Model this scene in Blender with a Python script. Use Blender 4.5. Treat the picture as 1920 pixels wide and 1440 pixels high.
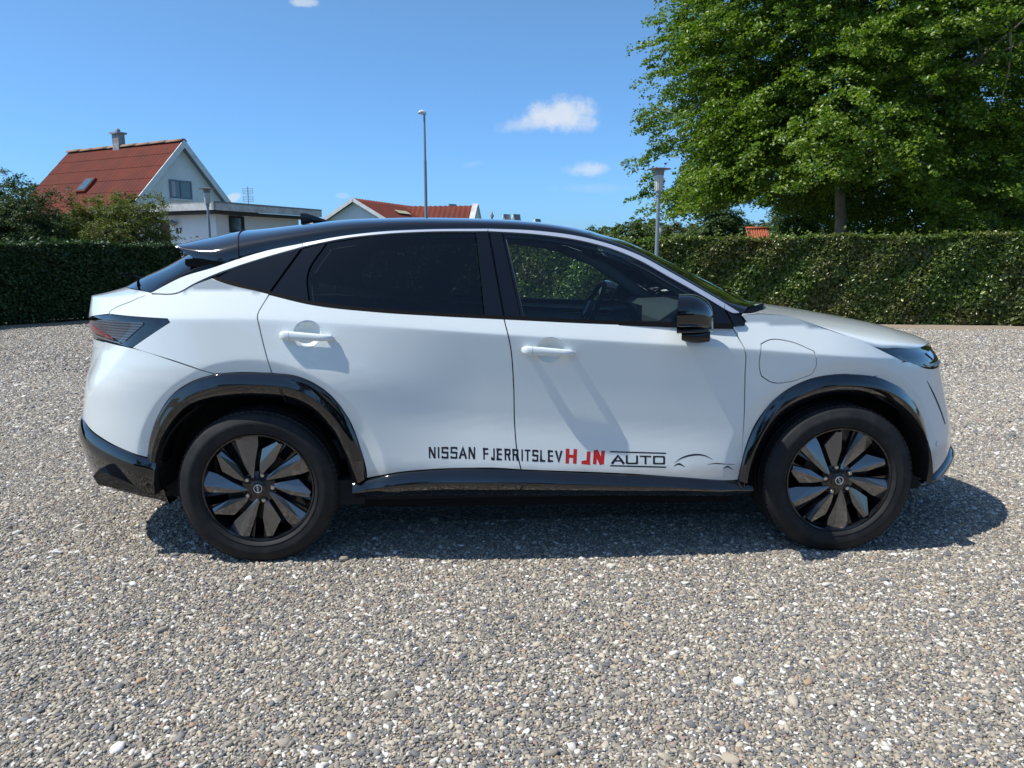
import bpy, math, random
import numpy as np
from mathutils import Vector, Matrix
from mathutils.geometry import delaunay_2d_cdt
random.seed(7); rng = np.random.default_rng(7)
for o in list(bpy.data.objects): bpy.data.objects.remove(o)
SC = bpy.context.scene; COL = SC.collection
# ---------------- camera ----------------
CAMP = (-0.36257, -4.25624, 1.43226, 0.04807, 0.17149, 0.00057); FOC = 1384.4
cx, cy, ch, yaw, pit, rol = CAMP
CF = np.array([math.sin(yaw)*math.cos(pit), math.cos(yaw)*math.cos(pit), -math.sin(pit)])
CR = np.array([math.cos(yaw), -math.sin(yaw), 0.0]); CU = np.cross(CR, CF)
CR2 = CR*math.cos(rol)+CU*math.sin(rol); CU2 = -CR*math.sin(rol)+CU*math.cos(rol)
C0 = np.array([cx, cy, ch])
cam = bpy.data.cameras.new('camera'); camo = bpy.data.objects.new('camera', cam); COL.objects.link(camo)
cam.sensor_width = 36; cam.lens = FOC*36/1920; cam.clip_end = 3000; cam.clip_start = .05
m = Matrix.Identity(4)
for i in range(3): m[i][0] = CR2[i]; m[i][1] = CU2[i]; m[i][2] = -CF[i]; m[i][3] = C0[i]
camo.matrix_world = m; SC.camera = camo
SC.render.resolution_x = 1024; SC.render.resolution_y = 768
SC.view_settings.view_transform = 'Standard'; SC.view_settings.look = 'None'
SC.view_settings.exposure = 0.10; SC.view_settings.gamma = 1.0
try: SC.view_settings.use_curve_mapping = False
except Exception: pass
# ---------------- light ----------------
SUN = np.array([-.62, -.10, 1.0]); SUN /= np.linalg.norm(SUN)      # direction to the sun
sl = bpy.data.lights.new('sun', 'SUN'); sl.energy = 4.8; sl.angle = math.radians(.53); sl.color = (1, .955, .88)
so = bpy.data.objects.new('sun', sl); COL.objects.link(so)
so.rotation_euler = Vector(SUN).to_track_quat('Z', 'Y').to_euler()
w = bpy.data.worlds.new('World'); SC.world = w; w.use_nodes = True
nt = w.node_tree; N = nt.nodes; Lk = nt.links; N.clear()
out = N.new('ShaderNodeOutputWorld'); bg = N.new('ShaderNodeBackground'); bg.inputs[1].default_value = .125
sky = N.new('ShaderNodeTexSky'); sky.sky_type = 'NISHITA'; sky.sun_disc = False
sky.sun_elevation = math.asin(SUN[2]); sky.sun_rotation = math.atan2(SUN[0], SUN[1]) % (2*math.pi)
sky.altitude = 20; sky.air_density = 1.0; sky.dust_density = .6; sky.ozone_density = 1.6
hs = N.new('ShaderNodeHueSaturation'); hs.inputs['Saturation'].default_value = 1.0; hs.inputs['Hue'].default_value = .5
Lk.new(sky.outputs[0], hs.inputs['Color']); tc = N.new('ShaderNodeTexCoord')
# colour of clear northern summer air: bluer than the model gives towards the horizon
sz = N.new('ShaderNodeSeparateXYZ'); Lk.new(tc.outputs['Generated'], sz.inputs[0])
gr_ = N.new('ShaderNodeValToRGB'); ce = gr_.color_ramp; ce.elements[0].position = .03; ce.elements[0].color = (.215, .405, .705, 1)
ce.elements[1].position = .70; ce.elements[1].color = (.42, .50, .55, 1)
el_ = ce.elements.new(.12); el_.color = (.258, .436, .665, 1); el_ = ce.elements.new(.32); el_.color = (.335, .492, .60, 1)
Lk.new(sz.outputs['Z'], gr_.inputs[0])
mg_ = N.new('ShaderNodeMix'); mg_.data_type = 'RGBA'; mg_.blend_type = 'MULTIPLY'; mg_.inputs['Factor'].default_value = 1; Lk.new(hs.outputs[0], mg_.inputs['A']); Lk.new(gr_.outputs[0], mg_.inputs['B'])
vs_ = N.new('ShaderNodeVectorMath'); vs_.operation = 'SCALE'; vs_.inputs['Scale'].default_value = 2.0; Lk.new(mg_.outputs['Result'], vs_.inputs[0]); skyc = vs_.outputs[0]
def wmath(op, a, b=None, c=None):
    n = N.new('ShaderNodeMath'); n.operation = op
    for i, v in enumerate((a, b, c)):
        if v is None: continue
        if hasattr(v, 'is_linked'): Lk.new(v, n.inputs[i])
        else: n.inputs[i].default_value = v
    return n.outputs[0]
def wdot(v):
    n = N.new('ShaderNodeVectorMath'); n.operation = 'DOT_PRODUCT'; Lk.new(tc.outputs['Generated'], n.inputs[0]); n.inputs[1].default_value = tuple(v); return n.outputs['Value']
def pdir(px, py):
    d = CF+CR2*(px-960)/FOC-CU2*(py-720)/FOC; return d/np.linalg.norm(d)
noi = N.new('ShaderNodeTexNoise'); noi.inputs['Scale'].default_value = 30; noi.inputs['Detail'].default_value = 7; noi.inputs['Roughness'].default_value = .62
Lk.new(tc.outputs['Generated'], noi.inputs[0])
nz = wmath('SUBTRACT', noi.outputs['Fac'], .5)
def cloud(px, py, a, b, tilt, dens, prev, soft=.55):
    d = pdir(px, py); r = np.cross(d, [0, 0, 1]); r /= np.linalg.norm(r); u = np.cross(r, d)
    ct, st = math.cos(tilt), math.sin(tilt); r2 = r*ct+u*st; u2 = -r*st+u*ct
    x = wmath('DIVIDE', wdot(r2), a/FOC); y = wmath('DIVIDE', wdot(u2), b/FOC)
    q = wmath('SQRT', wmath('ADD', wmath('MULTIPLY', x, x), wmath('MULTIPLY', y, y)))
    v = wmath('SUBTRACT', 1.0, wmath('ADD', q, wmath('MULTIPLY', nz, -1.9)))
    mr = N.new('ShaderNodeMapRange'); mr.interpolation_type = 'SMOOTHSTEP'; mr.inputs['From Min'].default_value = 0; mr.inputs['From Max'].default_value = soft
    Lk.new(v, mr.inputs['Value']); fr = wmath('GREATER_THAN', wdot(d), .5)
    fac = wmath('MULTIPLY', wmath('MULTIPLY', mr.outputs[0], dens), fr)
    mx = N.new('ShaderNodeMix'); mx.data_type = 'RGBA'; Lk.new(fac, mx.inputs['Factor']); Lk.new(prev, mx.inputs['A']); mx.inputs['B'].default_value = (5.6, 6.1, 6.7, 1)
    return mx.outputs['Result']
c = skyc
c = cloud(1048, 212, 72, 34, .12, .85, c, .8); c = cloud(992, 234, 66, 17, .1, .5, c, .9); c = cloud(1085, 228, 34, 17, -.3, .4, c, .9); c = cloud(1110, 317, 54, 18, 0, .6, c, .8)
c = cloud(567, 4, 26, 10, 0, .6, c); c = cloud(642, 367, 20, 7, 0, .25, c); c = cloud(437, 371, 14, 8, .4, .6, c)
c = cloud(1130, 352, 110, 12, 0, .13, c, .9); c = cloud(885, 308, 30, 8, .2, .12, c, .9)
Lk.new(c, bg.inputs[0]); Lk.new(bg.outputs[0], out.inputs[0])
# ---------------- helpers ----------------
def P(px, py, Y):
    """point at world y = Y that is seen at photo pixel (px, py)"""
    d = CF+CR2*(px-960)/FOC-CU2*(py-720)/FOC
    return C0+d*(Y-C0[1])/d[1]
def PZ(px, py, z):
    d = CF+CR2*(px-960)/FOC-CU2*(py-720)/FOC
    return C0+d*(z-C0[2])/d[2]
def PP(px, py, a, b):
    """point seen at (px, py) on the vertical plane through a and b"""
    d = CF+CR2*(px-960)/FOC-CU2*(py-720)/FOC
    n = np.cross(np.array(b)-np.array(a), [0, 0, 1]); n[2] = 0
    return C0+d*(np.dot(np.array(a)-C0, n)/np.dot(d, n))
def tag(o, label=None, cat=None, group=None, kind=None):
    if label: o['label'] = label
    if cat: o['category'] = cat
    if group: o['group'] = group
    if kind: o['kind'] = kind
    return o
def empty(name, loc=(0, 0, 0), **k):
    o = bpy.data.objects.new(name, None); o.location = loc; o.empty_display_size = .2; COL.objects.link(o); return tag(o, **k)
def link(name, me, mat, parent=None):
    o = bpy.data.objects.new(name, me); COL.objects.link(o)
    for mm in (mat if isinstance(mat, (list, tuple)) else [mat]): me.materials.append(mm)
    if parent is not None:
        o.parent = parent
        q = parent; off = Vector((0, 0, 0))
        while q is not None: off += q.location; q = q.parent
        o.location = -off                      # meshes are written in world metres
    return o
def mesh(name, v, f, mat, parent=None, smooth=False, normals=None):
    me = bpy.data.meshes.new(name); me.from_pydata([tuple(map(float, p)) for p in v], [], [tuple(map(int, q)) for q in f])
    if smooth or normals is not None: me.shade_smooth()
    if normals is not None: me.normals_split_custom_set_from_vertices([tuple(map(float, n)) for n in normals])
    return link(name, me, mat, parent)
class MB:
    def __init__(s): s.v = []; s.f = []
    def add(s, v, f):
        b = len(s.v); s.v += [tuple(map(float, p)) for p in v]; s.f += [tuple(i+b for i in q) for q in f]; return s
    def box(s, a, b):
        (x0, y0, z0), (x1, y1, z1) = a, b
        return s.add([(x0,y0,z0),(x1,y0,z0),(x1,y1,z0),(x0,y1,z0),(x0,y0,z1),(x1,y0,z1),(x1,y1,z1),(x0,y1,z1)],
            [(0,3,2,1),(4,5,6,7),(0,1,5,4),(1,2,6,5),(2,3,7,6),(3,0,4,7)])
    def obox(s, o, ex, ey, ez):
        o, ex, ey, ez = map(lambda q: np.array(q, float), (o, ex, ey, ez))
        v = [o, o+ex, o+ex+ey, o+ey, o+ez, o+ex+ez, o+ex+ey+ez, o+ey+ez]
        fl = [(0,3,2,1),(4,5,6,7),(0,1,5,4),(1,2,6,5),(2,3,7,6),(3,0,4,7)]
        if np.dot(np.cross(ex, ey), ez) < 0: fl = [q[::-1] for q in fl]
        return s.add(v, fl)
    def prism(s, poly, ext):
        """poly: planar list of 3D points, ext: extrusion vector"""
        n = len(poly); p = [np.array(q, float) for q in poly]; e = np.array(ext, float)
        nr = sum((np.cross(p[i]-p[0], p[(i+1) % n]-p[0]) for i in range(n)), np.zeros(3))
        if np.dot(nr, e) > 0: p = p[::-1]
        return s.add(p+[q+e for q in p], [tuple(range(n)), tuple(range(2*n-1, n-1, -1))]+[(i, n+i, n+(i+1) % n, (i+1) % n)[::1] for i in range(n)])
    def tube(s, pts, rad, n=8, cap=True):
        pts = [np.array(p, float) for p in pts]; rad = rad if hasattr(rad, '__len__') else [rad]*len(pts)
        v = []; f = []; ref = None
        for i, p in enumerate(pts):
            t = pts[min(i+1, len(pts)-1)]-pts[max(i-1, 0)]; t = t/(np.linalg.norm(t)+1e-9)
            if ref is None: ref = np.cross(t, [0, 0, 1] if abs(t[2]) < .9 else [1, 0, 0])
            a = ref-t*np.dot(ref, t); a /= np.linalg.norm(a)+1e-9; ref = a; b = np.cross(t, a)
            for k in range(n):
                an = 2*math.pi*k/n; v.append(p+rad[i]*(a*math.cos(an)+b*math.sin(an)))
        for i in range(len(pts)-1):
            for k in range(n): f.append((i*n+k, i*n+(k+1) % n, (i+1)*n+(k+1) % n, (i+1)*n+k))
        if cap: f.append(tuple(range(n))[::-1]); f.append(tuple(range((len(pts)-1)*n, len(pts)*n)))
        return s.add(v, f)
    def lathe(s, prof, c, axis='z', n=24):
        v = []; f = []; c = np.array(c, float)
        for (r, h) in prof:
            for k in range(n):
                a = 2*math.pi*k/n; q = (r*math.cos(a), r*math.sin(a), h) if axis == 'z' else (r*math.cos(a), h, r*math.sin(a))
                v.append(c+q)
        for i in range(len(prof)-1):
            for k in range(n):
                q = (i*n+k, i*n+(k+1) % n, (i+1)*n+(k+1) % n, (i+1)*n+k); f.append(q if axis == 'z' else q[::-1])
        return s.add(v, f)
    def build(s, name, mat, parent=None, smooth=False, angle=None):
        me = bpy.data.meshes.new(name); me.from_pydata(s.v, [], s.f)
        if smooth or angle:
            me.shade_smooth()
            if angle:
                try: me.set_sharp_from_angle(angle=math.radians(angle))
                except Exception: pass
        return link(name, me, mat, parent)
def bevel(o, w=.01, seg=2):
    md = o.modifiers.new('bevel', 'BEVEL'); md.width = w; md.segments = seg; md.limit_method = 'ANGLE'; return o
# ---------------- materials ----------------
def sock(ns, v, i):
    if hasattr(v, 'is_linked'): ns.id_data.links.new(v, i)
class Mt:
    def __init__(s, name, base=(.5, .5, .5), rough=.5, metal=0, spec=.5, coat=0, coatr=.03, trans=0, ior=1.5):
        s.m = bpy.data.materials.new(name); s.m.use_nodes = True; s.t = s.m.node_tree; s.n = s.t.nodes; s.l = s.t.links
        s.b = s.n['Principled BSDF']; s.out = s.n['Material Output']; i = s.b.inputs
        i['Base Color'].default_value = (*base, 1); i['Roughness'].default_value = rough; i['Metallic'].default_value = metal
        i['Specular IOR Level'].default_value = spec; i['Coat Weight'].default_value = coat; i['Coat Roughness'].default_value = coatr; i['IOR'].default_value = ior
    def noise(s, scale, detail=4, rough=.55, coord='Object', vec=None, dist=0):
        n = s.n.new('ShaderNodeTexNoise'); n.inputs['Scale'].default_value = scale; n.inputs['Detail'].default_value = detail; n.inputs['Roughness'].default_value = rough; n.inputs['Distortion'].default_value = dist
        s.l.new(vec or s.coord(coord), n.inputs[0]); return n.outputs['Fac']
    def coord(s, c='Object'):
        n = s.n.new('ShaderNodeTexCoord'); return n.outputs[c]
    def mapped(s, sc, coord='Object'):
        n = s.n.new('ShaderNodeMapping'); n.inputs['Scale'].default_value = sc; s.l.new(s.coord(coord), n.inputs[0]); return n.outputs[0]
    def vor(s, scale, out='Color', vec=None, rnd=1):
        n = s.n.new('ShaderNodeTexVoronoi'); n.inputs['Scale'].default_value = scale; n.inputs['Randomness'].default_value = rnd
        s.l.new(vec or s.coord(), n.inputs[0]); return n.outputs[out]
    def ramp(s, fac, stops, interp='LINEAR'):
        n = s.n.new('ShaderNodeValToRGB'); e = n.color_ramp; e.interpolation = interp
        while len(e.elements) < len(stops): e.elements.new(.5)
        for k, (p, c) in enumerate(stops): e.elements[k].position = p; e.elements[k].color = (*c, 1) if hasattr(c, '__len__') else (c, c, c, 1)
        s.l.new(fac, n.inputs[0]); return n.outputs['Color']
    def mix(s, fac, a, b, mode='MIX'):
        n = s.n.new('ShaderNodeMix'); n.data_type = 'RGBA'; n.blend_type = mode
        for v, i in ((fac, n.inputs['Factor']), (a, n.inputs['A']), (b, n.inputs['B'])):
            if hasattr(v, 'is_linked'): s.l.new(v, i)
            else: i.default_value = v if not hasattr(v, '__len__') else (*v, 1)
        return n.outputs['Result']
    def math(s, op, a, b=0.):
        n = s.n.new('ShaderNodeMath'); n.operation = op
        for v, i in ((a, n.inputs[0]), (b, n.inputs[1])):
            if hasattr(v, 'is_linked'): s.l.new(v, i)
            else: i.default_value = v
        return n.outputs[0]
    def color(s, c): s.l.new(c, s.b.inputs['Base Color']); return s
    def rough(s, c): s.l.new(c, s.b.inputs['Roughness']); return s
    def bump(s, h, strength=.3, dist=.01):
        n = s.n.new('ShaderNodeBump'); n.inputs['Strength'].default_value = strength; n.inputs['Distance'].default_value = dist
        s.l.new(h, n.inputs['Height']); s.l.new(n.outputs[0], s.b.inputs['Normal']); return s
def rnd_island(mt):
    g = mt.n.new('ShaderNodeNewGeometry'); return g.outputs['Random Per Island']
def leaf_mat(name, cols, rough=.42, trans=.35, big=None):
    mt = Mt(name, rough=rough, spec=.45); r = rnd_island(mt)
    c = mt.ramp(r, [(i/max(1, len(cols)-1), q) for i, q in enumerate(cols)])
    if big:
        nzz = mt.noise(big[0], 3); c = mt.mix(mt.ramp(nzz, [(.42, 0.), (.62, 1.)]), c, big[1], 'MIX') if len(big) < 3 else mt.mix(mt.math('MULTIPLY', mt.ramp(nzz, [(.42, 0.), (.62, 1.)]), big[2]), c, big[1])
    mt.color(c)
    tr = mt.n.new('ShaderNodeBsdfTranslucent'); br = mt.mix(1.0, c, (1.25, 1.5, .55), 'MULTIPLY'); mt.l.new(br, tr.inputs[0])
    mx = mt.n.new('ShaderNodeMixShader'); mx.inputs[0].default_value = trans; mt.l.new(mt.b.outputs[0], mx.inputs[1]); mt.l.new(tr.outputs[0], mx.inputs[2]); mt.l.new(mx.outputs[0], mt.out.inputs[0])
    return mt.m
def glass_mat(name, tint, gloss=1.0, rough=.0):
    m = bpy.data.materials.new(name); m.use_nodes = True; t = m.node_tree; n = t.nodes; l = t.links; n.clear()
    o = n.new('ShaderNodeOutputMaterial'); tr = n.new('ShaderNodeBsdfTransparent'); tr.inputs[0].default_value = (*tint, 1)
    gl = n.new('ShaderNodeBsdfGlossy'); gl.inputs['Roughness'].default_value = rough; gl.inputs[0].default_value = (gloss, gloss, gloss, 1)
    fr = n.new('ShaderNodeFresnel'); fr.inputs[0].default_value = 1.5; mx = n.new('ShaderNodeMixShader')
    l.new(fr.outputs[0], mx.inputs[0]); l.new(tr.outputs[0], mx.inputs[1]); l.new(gl.outputs[0], mx.inputs[2]); l.new(mx.outputs[0], o.inputs[0]); return m
# ---------------- traced outlines of the car (metres) ----------------
T={'b_rarch_o': [(-1.922, 0.499), (-1.907, 0.552), (-1.89, 0.6), (-1.863, 0.661), (-1.83, 0.718), (-1.789, 0.773), (-1.741, 0.822), (-1.648, 0.875), (-1.543, 0.904), (-1.458, 0.911), (-1.374, 0.911), (-1.289, 0.909), (-1.224, 0.904), (-1.168, 0.893), (-1.107, 0.866), (-1.051, 0.829), (-1.001, 0.776), (-0.961, 0.709), (-0.931, 0.634), (-0.908, 0.554), (-0.893, 0.486), (-0.885, 0.406)],
'b_rarch_i': [(-1.846, 0.475), (-1.843, 0.496), (-1.824, 0.544), (-1.803, 0.592), (-1.771, 0.644), (-1.73, 0.696), (-1.679, 0.742), (-1.594, 0.776), (-1.505, 0.794), (-1.419, 0.801), (-1.346, 0.801), (-1.273, 0.796), (-1.213, 0.784), (-1.159, 0.761), (-1.107, 0.724), (-1.066, 0.678), (-1.029, 0.624), (-1.001, 0.56), (-0.977, 0.497), (-0.965, 0.444), (-0.957, 0.406), (-0.951, 0.381)],
'b_farch_o': [(0.895, 0.362), (0.904, 0.428), (0.926, 0.523), (0.955, 0.61), (0.997, 0.694), (1.038, 0.754), (1.091, 0.798), (1.153, 0.834), (1.216, 0.859), (1.292, 0.876), (1.371, 0.88), (1.454, 0.875), (1.542, 0.862), (1.624, 0.833), (1.706, 0.787), (1.786, 0.719), (1.842, 0.634), (1.873, 0.548), (1.895, 0.456), (1.909, 0.379), (1.92, 0.302)],
'b_farch_i': [(0.964, 0.351), (0.97, 0.415), (0.988, 0.474), (1.012, 0.542), (1.047, 0.611), (1.092, 0.668), (1.146, 0.712), (1.209, 0.746), (1.279, 0.768), (1.346, 0.777), (1.412, 0.775), (1.489, 0.763), (1.571, 0.742), (1.655, 0.698), (1.728, 0.633), (1.774, 0.552), (1.799, 0.47), (1.816, 0.394), (1.825, 0.352), (1.831, 0.322), (1.834, 0.299)],
'b_sill_o': [(-0.949, 0.381), (-0.878, 0.4), (-0.749, 0.432), (-0.6, 0.446), (-0.426, 0.452), (-0.277, 0.45), (-0.159, 0.442), (0.406, 0.411), (0.664, 0.391), (0.898, 0.359), (0.964, 0.348)],
'b_sill_i': [(-0.949, 0.301), (-0.883, 0.303), (-0.755, 0.311), (-0.604, 0.311), (-0.428, 0.309), (-0.277, 0.308), (-0.163, 0.307), (0.412, 0.3), (0.671, 0.295), (0.877, 0.284), (0.96, 0.287)],
'b_skirt_o': [(-3, 0.63), (-2.7, 0.63), (-2.5, 0.63), (-2.38, 0.626), (-2.301, 0.597), (-2.161, 0.558), (-2.029, 0.528), (-1.922, 0.496), (-1.854, 0.48)],
'b_skirt_i': [(-3, 0.37), (-2.7, 0.37), (-2.5, 0.37), (-2.36, 0.352), (-2.28, 0.34), (-2.165, 0.301), (-2.045, 0.299), (-1.944, 0.281), (-1.856, 0.261)],
'b_lip_o': [(1.816, 0.29), (1.865, 0.293), (1.92, 0.302), (1.993, 0.321), (2.2, 0.389), (2.35, 0.389), (2.7, 0.389)],
'b_lip_i': [(1.853, 0.252), (1.895, 0.248), (1.951, 0.248), (2.024, 0.243), (2.2, 0.3), (2.35, 0.3), (2.7, 0.3)],
'quarter_panel': [(-2.161, 1.164), (-2.161, 1.176), (-2.133, 1.189), (-2.024, 1.223), (-1.923, 1.256), (-1.742, 1.267), (-1.655, 1.305), (-1.565, 1.334), (-1.544, 1.325), (-1.301, 1.263), (-1.328, 1.214), (-1.347, 1.172), (-1.338, 1.12), (-1.289, 0.909), (-1.289, 0.909), (-1.458, 0.911), (-1.543, 0.904), (-1.543, 0.904), (-1.738, 0.962), (-1.989, 1.018), (-1.771, 1.138), (-1.783, 1.152)],
'tailgate': [(-3.0, 1.125), (-2.6, 1.125), (-2.161, 1.164), (-2.161, 1.176), (-2.133, 1.189), (-2.024, 1.223), (-1.923, 1.256), (-2.191, 1.243), (-2.6, 1.235), (-3.0, 1.235)],
'tail_light': [(-3.0, 1.12), (-2.6, 1.12), (-2.16, 1.162), (-1.783, 1.154), (-1.768, 1.14), (-1.989, 1.021), (-2.127, 1.031), (-2.649, 1.021), (-2.6, 1.04), (-3.0, 1.04)],
'rear_bumper': [(-3.0, 1.035), (-2.6, 1.035), (-2.648, 1.019), (-2.127, 1.026), (-1.989, 1.018), (-1.738, 0.962), (-1.543, 0.904), (-1.543, 0.904), (-1.648, 0.875), (-1.741, 0.822), (-1.83, 0.718), (-1.89, 0.6), (-1.922, 0.499), (-2.16, 0.561), (-2.3, 0.6), (-2.38, 0.624), (-2.5, 0.628), (-3.0, 0.628)],
'rear_bumper_lower': [(-3.0, 0.595), (-2.45, 0.635), (-2.334, 0.605), (-2.161, 0.558), (-1.922, 0.496), (-1.854, 0.48), (-1.864, 0.372), (-1.856, 0.261), (-2.045, 0.299), (-2.522, 0.247), (-2.5, 0.37), (-3.0, 0.37)],
'rear_door': [(-1.301, 1.26), (-1.118, 1.218), (-0.828, 1.185), (-0.54, 1.166), (-0.237, 1.15), (-0.209, 1.026), (-0.194, 0.851), (-0.188, 0.648), (-0.176, 0.522), (-0.159, 0.444), (-0.277, 0.453), (-0.426, 0.454), (-0.6, 0.449), (-0.749, 0.435), (-0.885, 0.403), (-0.884, 0.414), (-0.908, 0.554), (-0.961, 0.709), (-1.051, 0.829), (-1.168, 0.893), (-1.289, 0.909), (-1.338, 1.12), (-1.347, 1.172), (-1.328, 1.214)],
'front_door': [(-0.237, 1.15), (-0.209, 1.026), (-0.194, 0.851), (-0.188, 0.648), (-0.176, 0.522), (-0.159, 0.444), (0.406, 0.412), (0.895, 0.362), (0.895, 0.362), (0.911, 0.449), (0.904, 0.632), (0.889, 0.893), (0.88, 1.002), (0.855, 1.053), (0.825, 1.11), (0.216, 1.127)],
'front_fender': [(0.825, 1.11), (0.855, 1.053), (0.88, 1.002), (0.889, 0.893), (0.904, 0.632), (0.911, 0.449), (0.911, 0.449), (0.926, 0.523), (0.997, 0.694), (1.091, 0.798), (1.216, 0.859), (1.371, 0.879), (1.542, 0.862), (1.739, 0.928), (1.55, 1.006), (1.318, 1.086), (1.108, 1.153), (0.973, 1.168), (0.871, 1.164), (0.896, 1.131), (0.887, 1.115)],
'front_bumper': [(1.542, 0.862), (1.738, 0.926), (1.912, 0.878), (2.4, 0.865), (2.7, 0.865), (2.7, 0.39), (2.2, 0.392), (2.466, 0.207), (1.919, 0.305), (1.85, 0.299), (1.914, 0.326), (1.895, 0.456), (1.842, 0.634), (1.706, 0.787)],
'headlight': [(1.55, 1.006), (1.789, 0.986), (2.3, 0.965), (2.45, 0.93), (2.5, 0.87), (2.3, 0.872), (1.914, 0.88), (1.739, 0.928)],
'front_lip': [(1.817, 0.287), (1.921, 0.299), (2.32, 0.362), (2.7, 0.372), (2.7, 0.29), (2.33, 0.285), (1.852, 0.255)],
'slot': [(1.916, 0.811), (1.975, 0.737), (2.037, 0.648), (2.091, 0.554)],
'grille_slot': [(1.916, 0.811), (1.948, 0.788), (2.01, 0.706), (2.505, 0.54), (2.439, 0.469), (2.47, 0.484), (2.036, 0.645), (1.974, 0.734)],
'rear_arch_trim': [(-1.922, 0.499), (-1.89, 0.6), (-1.83, 0.718), (-1.741, 0.822), (-1.648, 0.875), (-1.543, 0.904), (-1.458, 0.911), (-1.289, 0.909), (-1.168, 0.893), (-1.051, 0.829), (-0.961, 0.709), (-0.908, 0.554), (-0.884, 0.414), (-0.885, 0.403), (-0.954, 0.381), (-0.957, 0.45), (-1.016, 0.606), (-1.108, 0.721), (-1.226, 0.781), (-1.371, 0.794), (-1.519, 0.778), (-1.663, 0.715), (-1.765, 0.598), (-1.828, 0.47), (-1.854, 0.48)],
'front_arch_trim': [(0.895, 0.362), (0.926, 0.523), (0.997, 0.694), (1.091, 0.798), (1.216, 0.859), (1.371, 0.879), (1.542, 0.862), (1.706, 0.787), (1.842, 0.634), (1.895, 0.456), (1.914, 0.326), (1.837, 0.301), (1.813, 0.44), (1.738, 0.618), (1.577, 0.742), (1.406, 0.772), (1.279, 0.765), (1.154, 0.717), (1.044, 0.614), (0.988, 0.468), (0.964, 0.351)],
'sill_panel': [(-0.949, 0.381), (-0.878, 0.4), (-0.749, 0.432), (-0.6, 0.446), (-0.426, 0.452), (-0.277, 0.45), (-0.159, 0.441), (0.406, 0.41), (0.895, 0.359), (0.964, 0.348), (0.96, 0.293), (0.907, 0.281), (-0.201, 0.307), (-0.949, 0.304)],
'fuel_flap': [(0.959, 1.03), (0.994, 1.046), (1.098, 1.04), (1.211, 0.996), (1.224, 0.966), (1.227, 0.915), (1.211, 0.88), (1.108, 0.849), (1.016, 0.851), (0.969, 0.88), (0.956, 0.918)],
'sensor': [(1.964, 0.47)],
'handle_r': [(-1.248, 1.078), (-1.0, 1.068), (-1.125, 1.13), (-1.127, 1.04)],
'handle_f': [(-0.158, 1.011), (0.084, 0.998), (-0.025, 1.062), (-0.018, 0.951)],
'txt_nissan': [(-0.589, 0.558), (-0.373, 0.554), (-0.374, 0.497), (-0.589, 0.505)],
'txt_fj': [(-0.336, 0.549), (0.032, 0.532), (0.032, 0.477), (-0.336, 0.494)],
'txt_hjn': [(0.052, 0.542), (0.237, 0.529), (0.232, 0.464), (0.05, 0.471)],
'txt_auto': [(0.262, 0.524), (0.53, 0.512), (0.531, 0.446), (0.262, 0.458)],
'txt_auto2': [(0.27, 0.509), (0.525, 0.499), (0.526, 0.459), (0.27, 0.466)],
'sw1': [(0.569, 0.465), (0.61, 0.49), (0.662, 0.502), (0.714, 0.498), (0.759, 0.476)],
'sw2': [(0.567, 0.45), (0.593, 0.46), (0.621, 0.446)],
'sw3': [(0.731, 0.454), (0.781, 0.457), (0.872, 0.445)],
'sw4': [(0.809, 0.43), (0.834, 0.438), (0.864, 0.421)],
'flapt': [(-0.996, 0.498), (-0.959, 0.508)],
'window_trim_a': [(-1.87, 1.259), (-1.722, 1.336), (-1.589, 1.376), (-1.492, 1.41), (-1.346, 1.454), (-1.177, 1.489), (-1.176, 1.472), (-1.342, 1.425), (-1.488, 1.378), (-1.584, 1.342), (-1.668, 1.303), (-1.738, 1.264)],
'window_trim_b': [(-1.177, 1.489), (-0.998, 1.522), (-0.798, 1.545), (-0.597, 1.555), (-0.304, 1.559), (-0.305, 1.546), (-0.596, 1.543), (-0.798, 1.532), (-0.997, 1.509), (-1.176, 1.472)],
'window_trim_c': [(-0.304, 1.559), (-0.087, 1.551), (0.167, 1.516), (0.293, 1.481), (0.416, 1.433), (0.537, 1.366), (0.656, 1.297), (0.795, 1.215), (0.792, 1.188), (0.654, 1.271), (0.534, 1.339), (0.414, 1.408), (0.291, 1.461), (0.166, 1.496), (-0.088, 1.533), (-0.305, 1.546)],
'window_trim_d': [(0.795, 1.215), (0.865, 1.171), (0.832, 1.169), (0.792, 1.188)],
'quarter_window': [(-1.577, 1.325), (-1.488, 1.376), (-1.342, 1.422), (-1.18, 1.469), (-1.314, 1.265)],
'rear_door_pillar': [(-1.173, 1.467), (-1.064, 1.492), (-1.142, 1.347), (-1.126, 1.221), (-1.309, 1.261)],
'rear_window_side': [(-1.061, 1.492), (-0.797, 1.53), (-0.596, 1.54), (-0.366, 1.541), (-0.327, 1.156), (-0.541, 1.166), (-0.832, 1.186), (-1.123, 1.218), (-1.139, 1.345)],
'b_pillar_rear': [(-0.363, 1.541), (-0.305, 1.541), (-0.239, 1.151), (-0.325, 1.156)],
'b_pillar_front': [(-0.299, 1.541), (-0.238, 1.541), (-0.158, 1.146), (-0.234, 1.151)],
'front_window': [(-0.233, 1.541), (-0.088, 1.531), (0.165, 1.491), (0.29, 1.456), (0.413, 1.403), (0.533, 1.334), (0.646, 1.271), (0.583, 1.124), (0.218, 1.128), (-0.156, 1.146)],
'mirror_patch': [(0.651, 1.271), (0.79, 1.188), (0.826, 1.114), (0.585, 1.122)],
'mirror_patch_b': [(0.797, 1.186), (0.834, 1.166), (0.89, 1.132), (0.88, 1.113), (0.831, 1.111)],
'belt': [(-1.577, 1.322), (-1.313, 1.258), (-1.126, 1.216), (-0.832, 1.183), (-0.541, 1.164), (-0.237, 1.149), (0.218, 1.126), (0.826, 1.109)],
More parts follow.
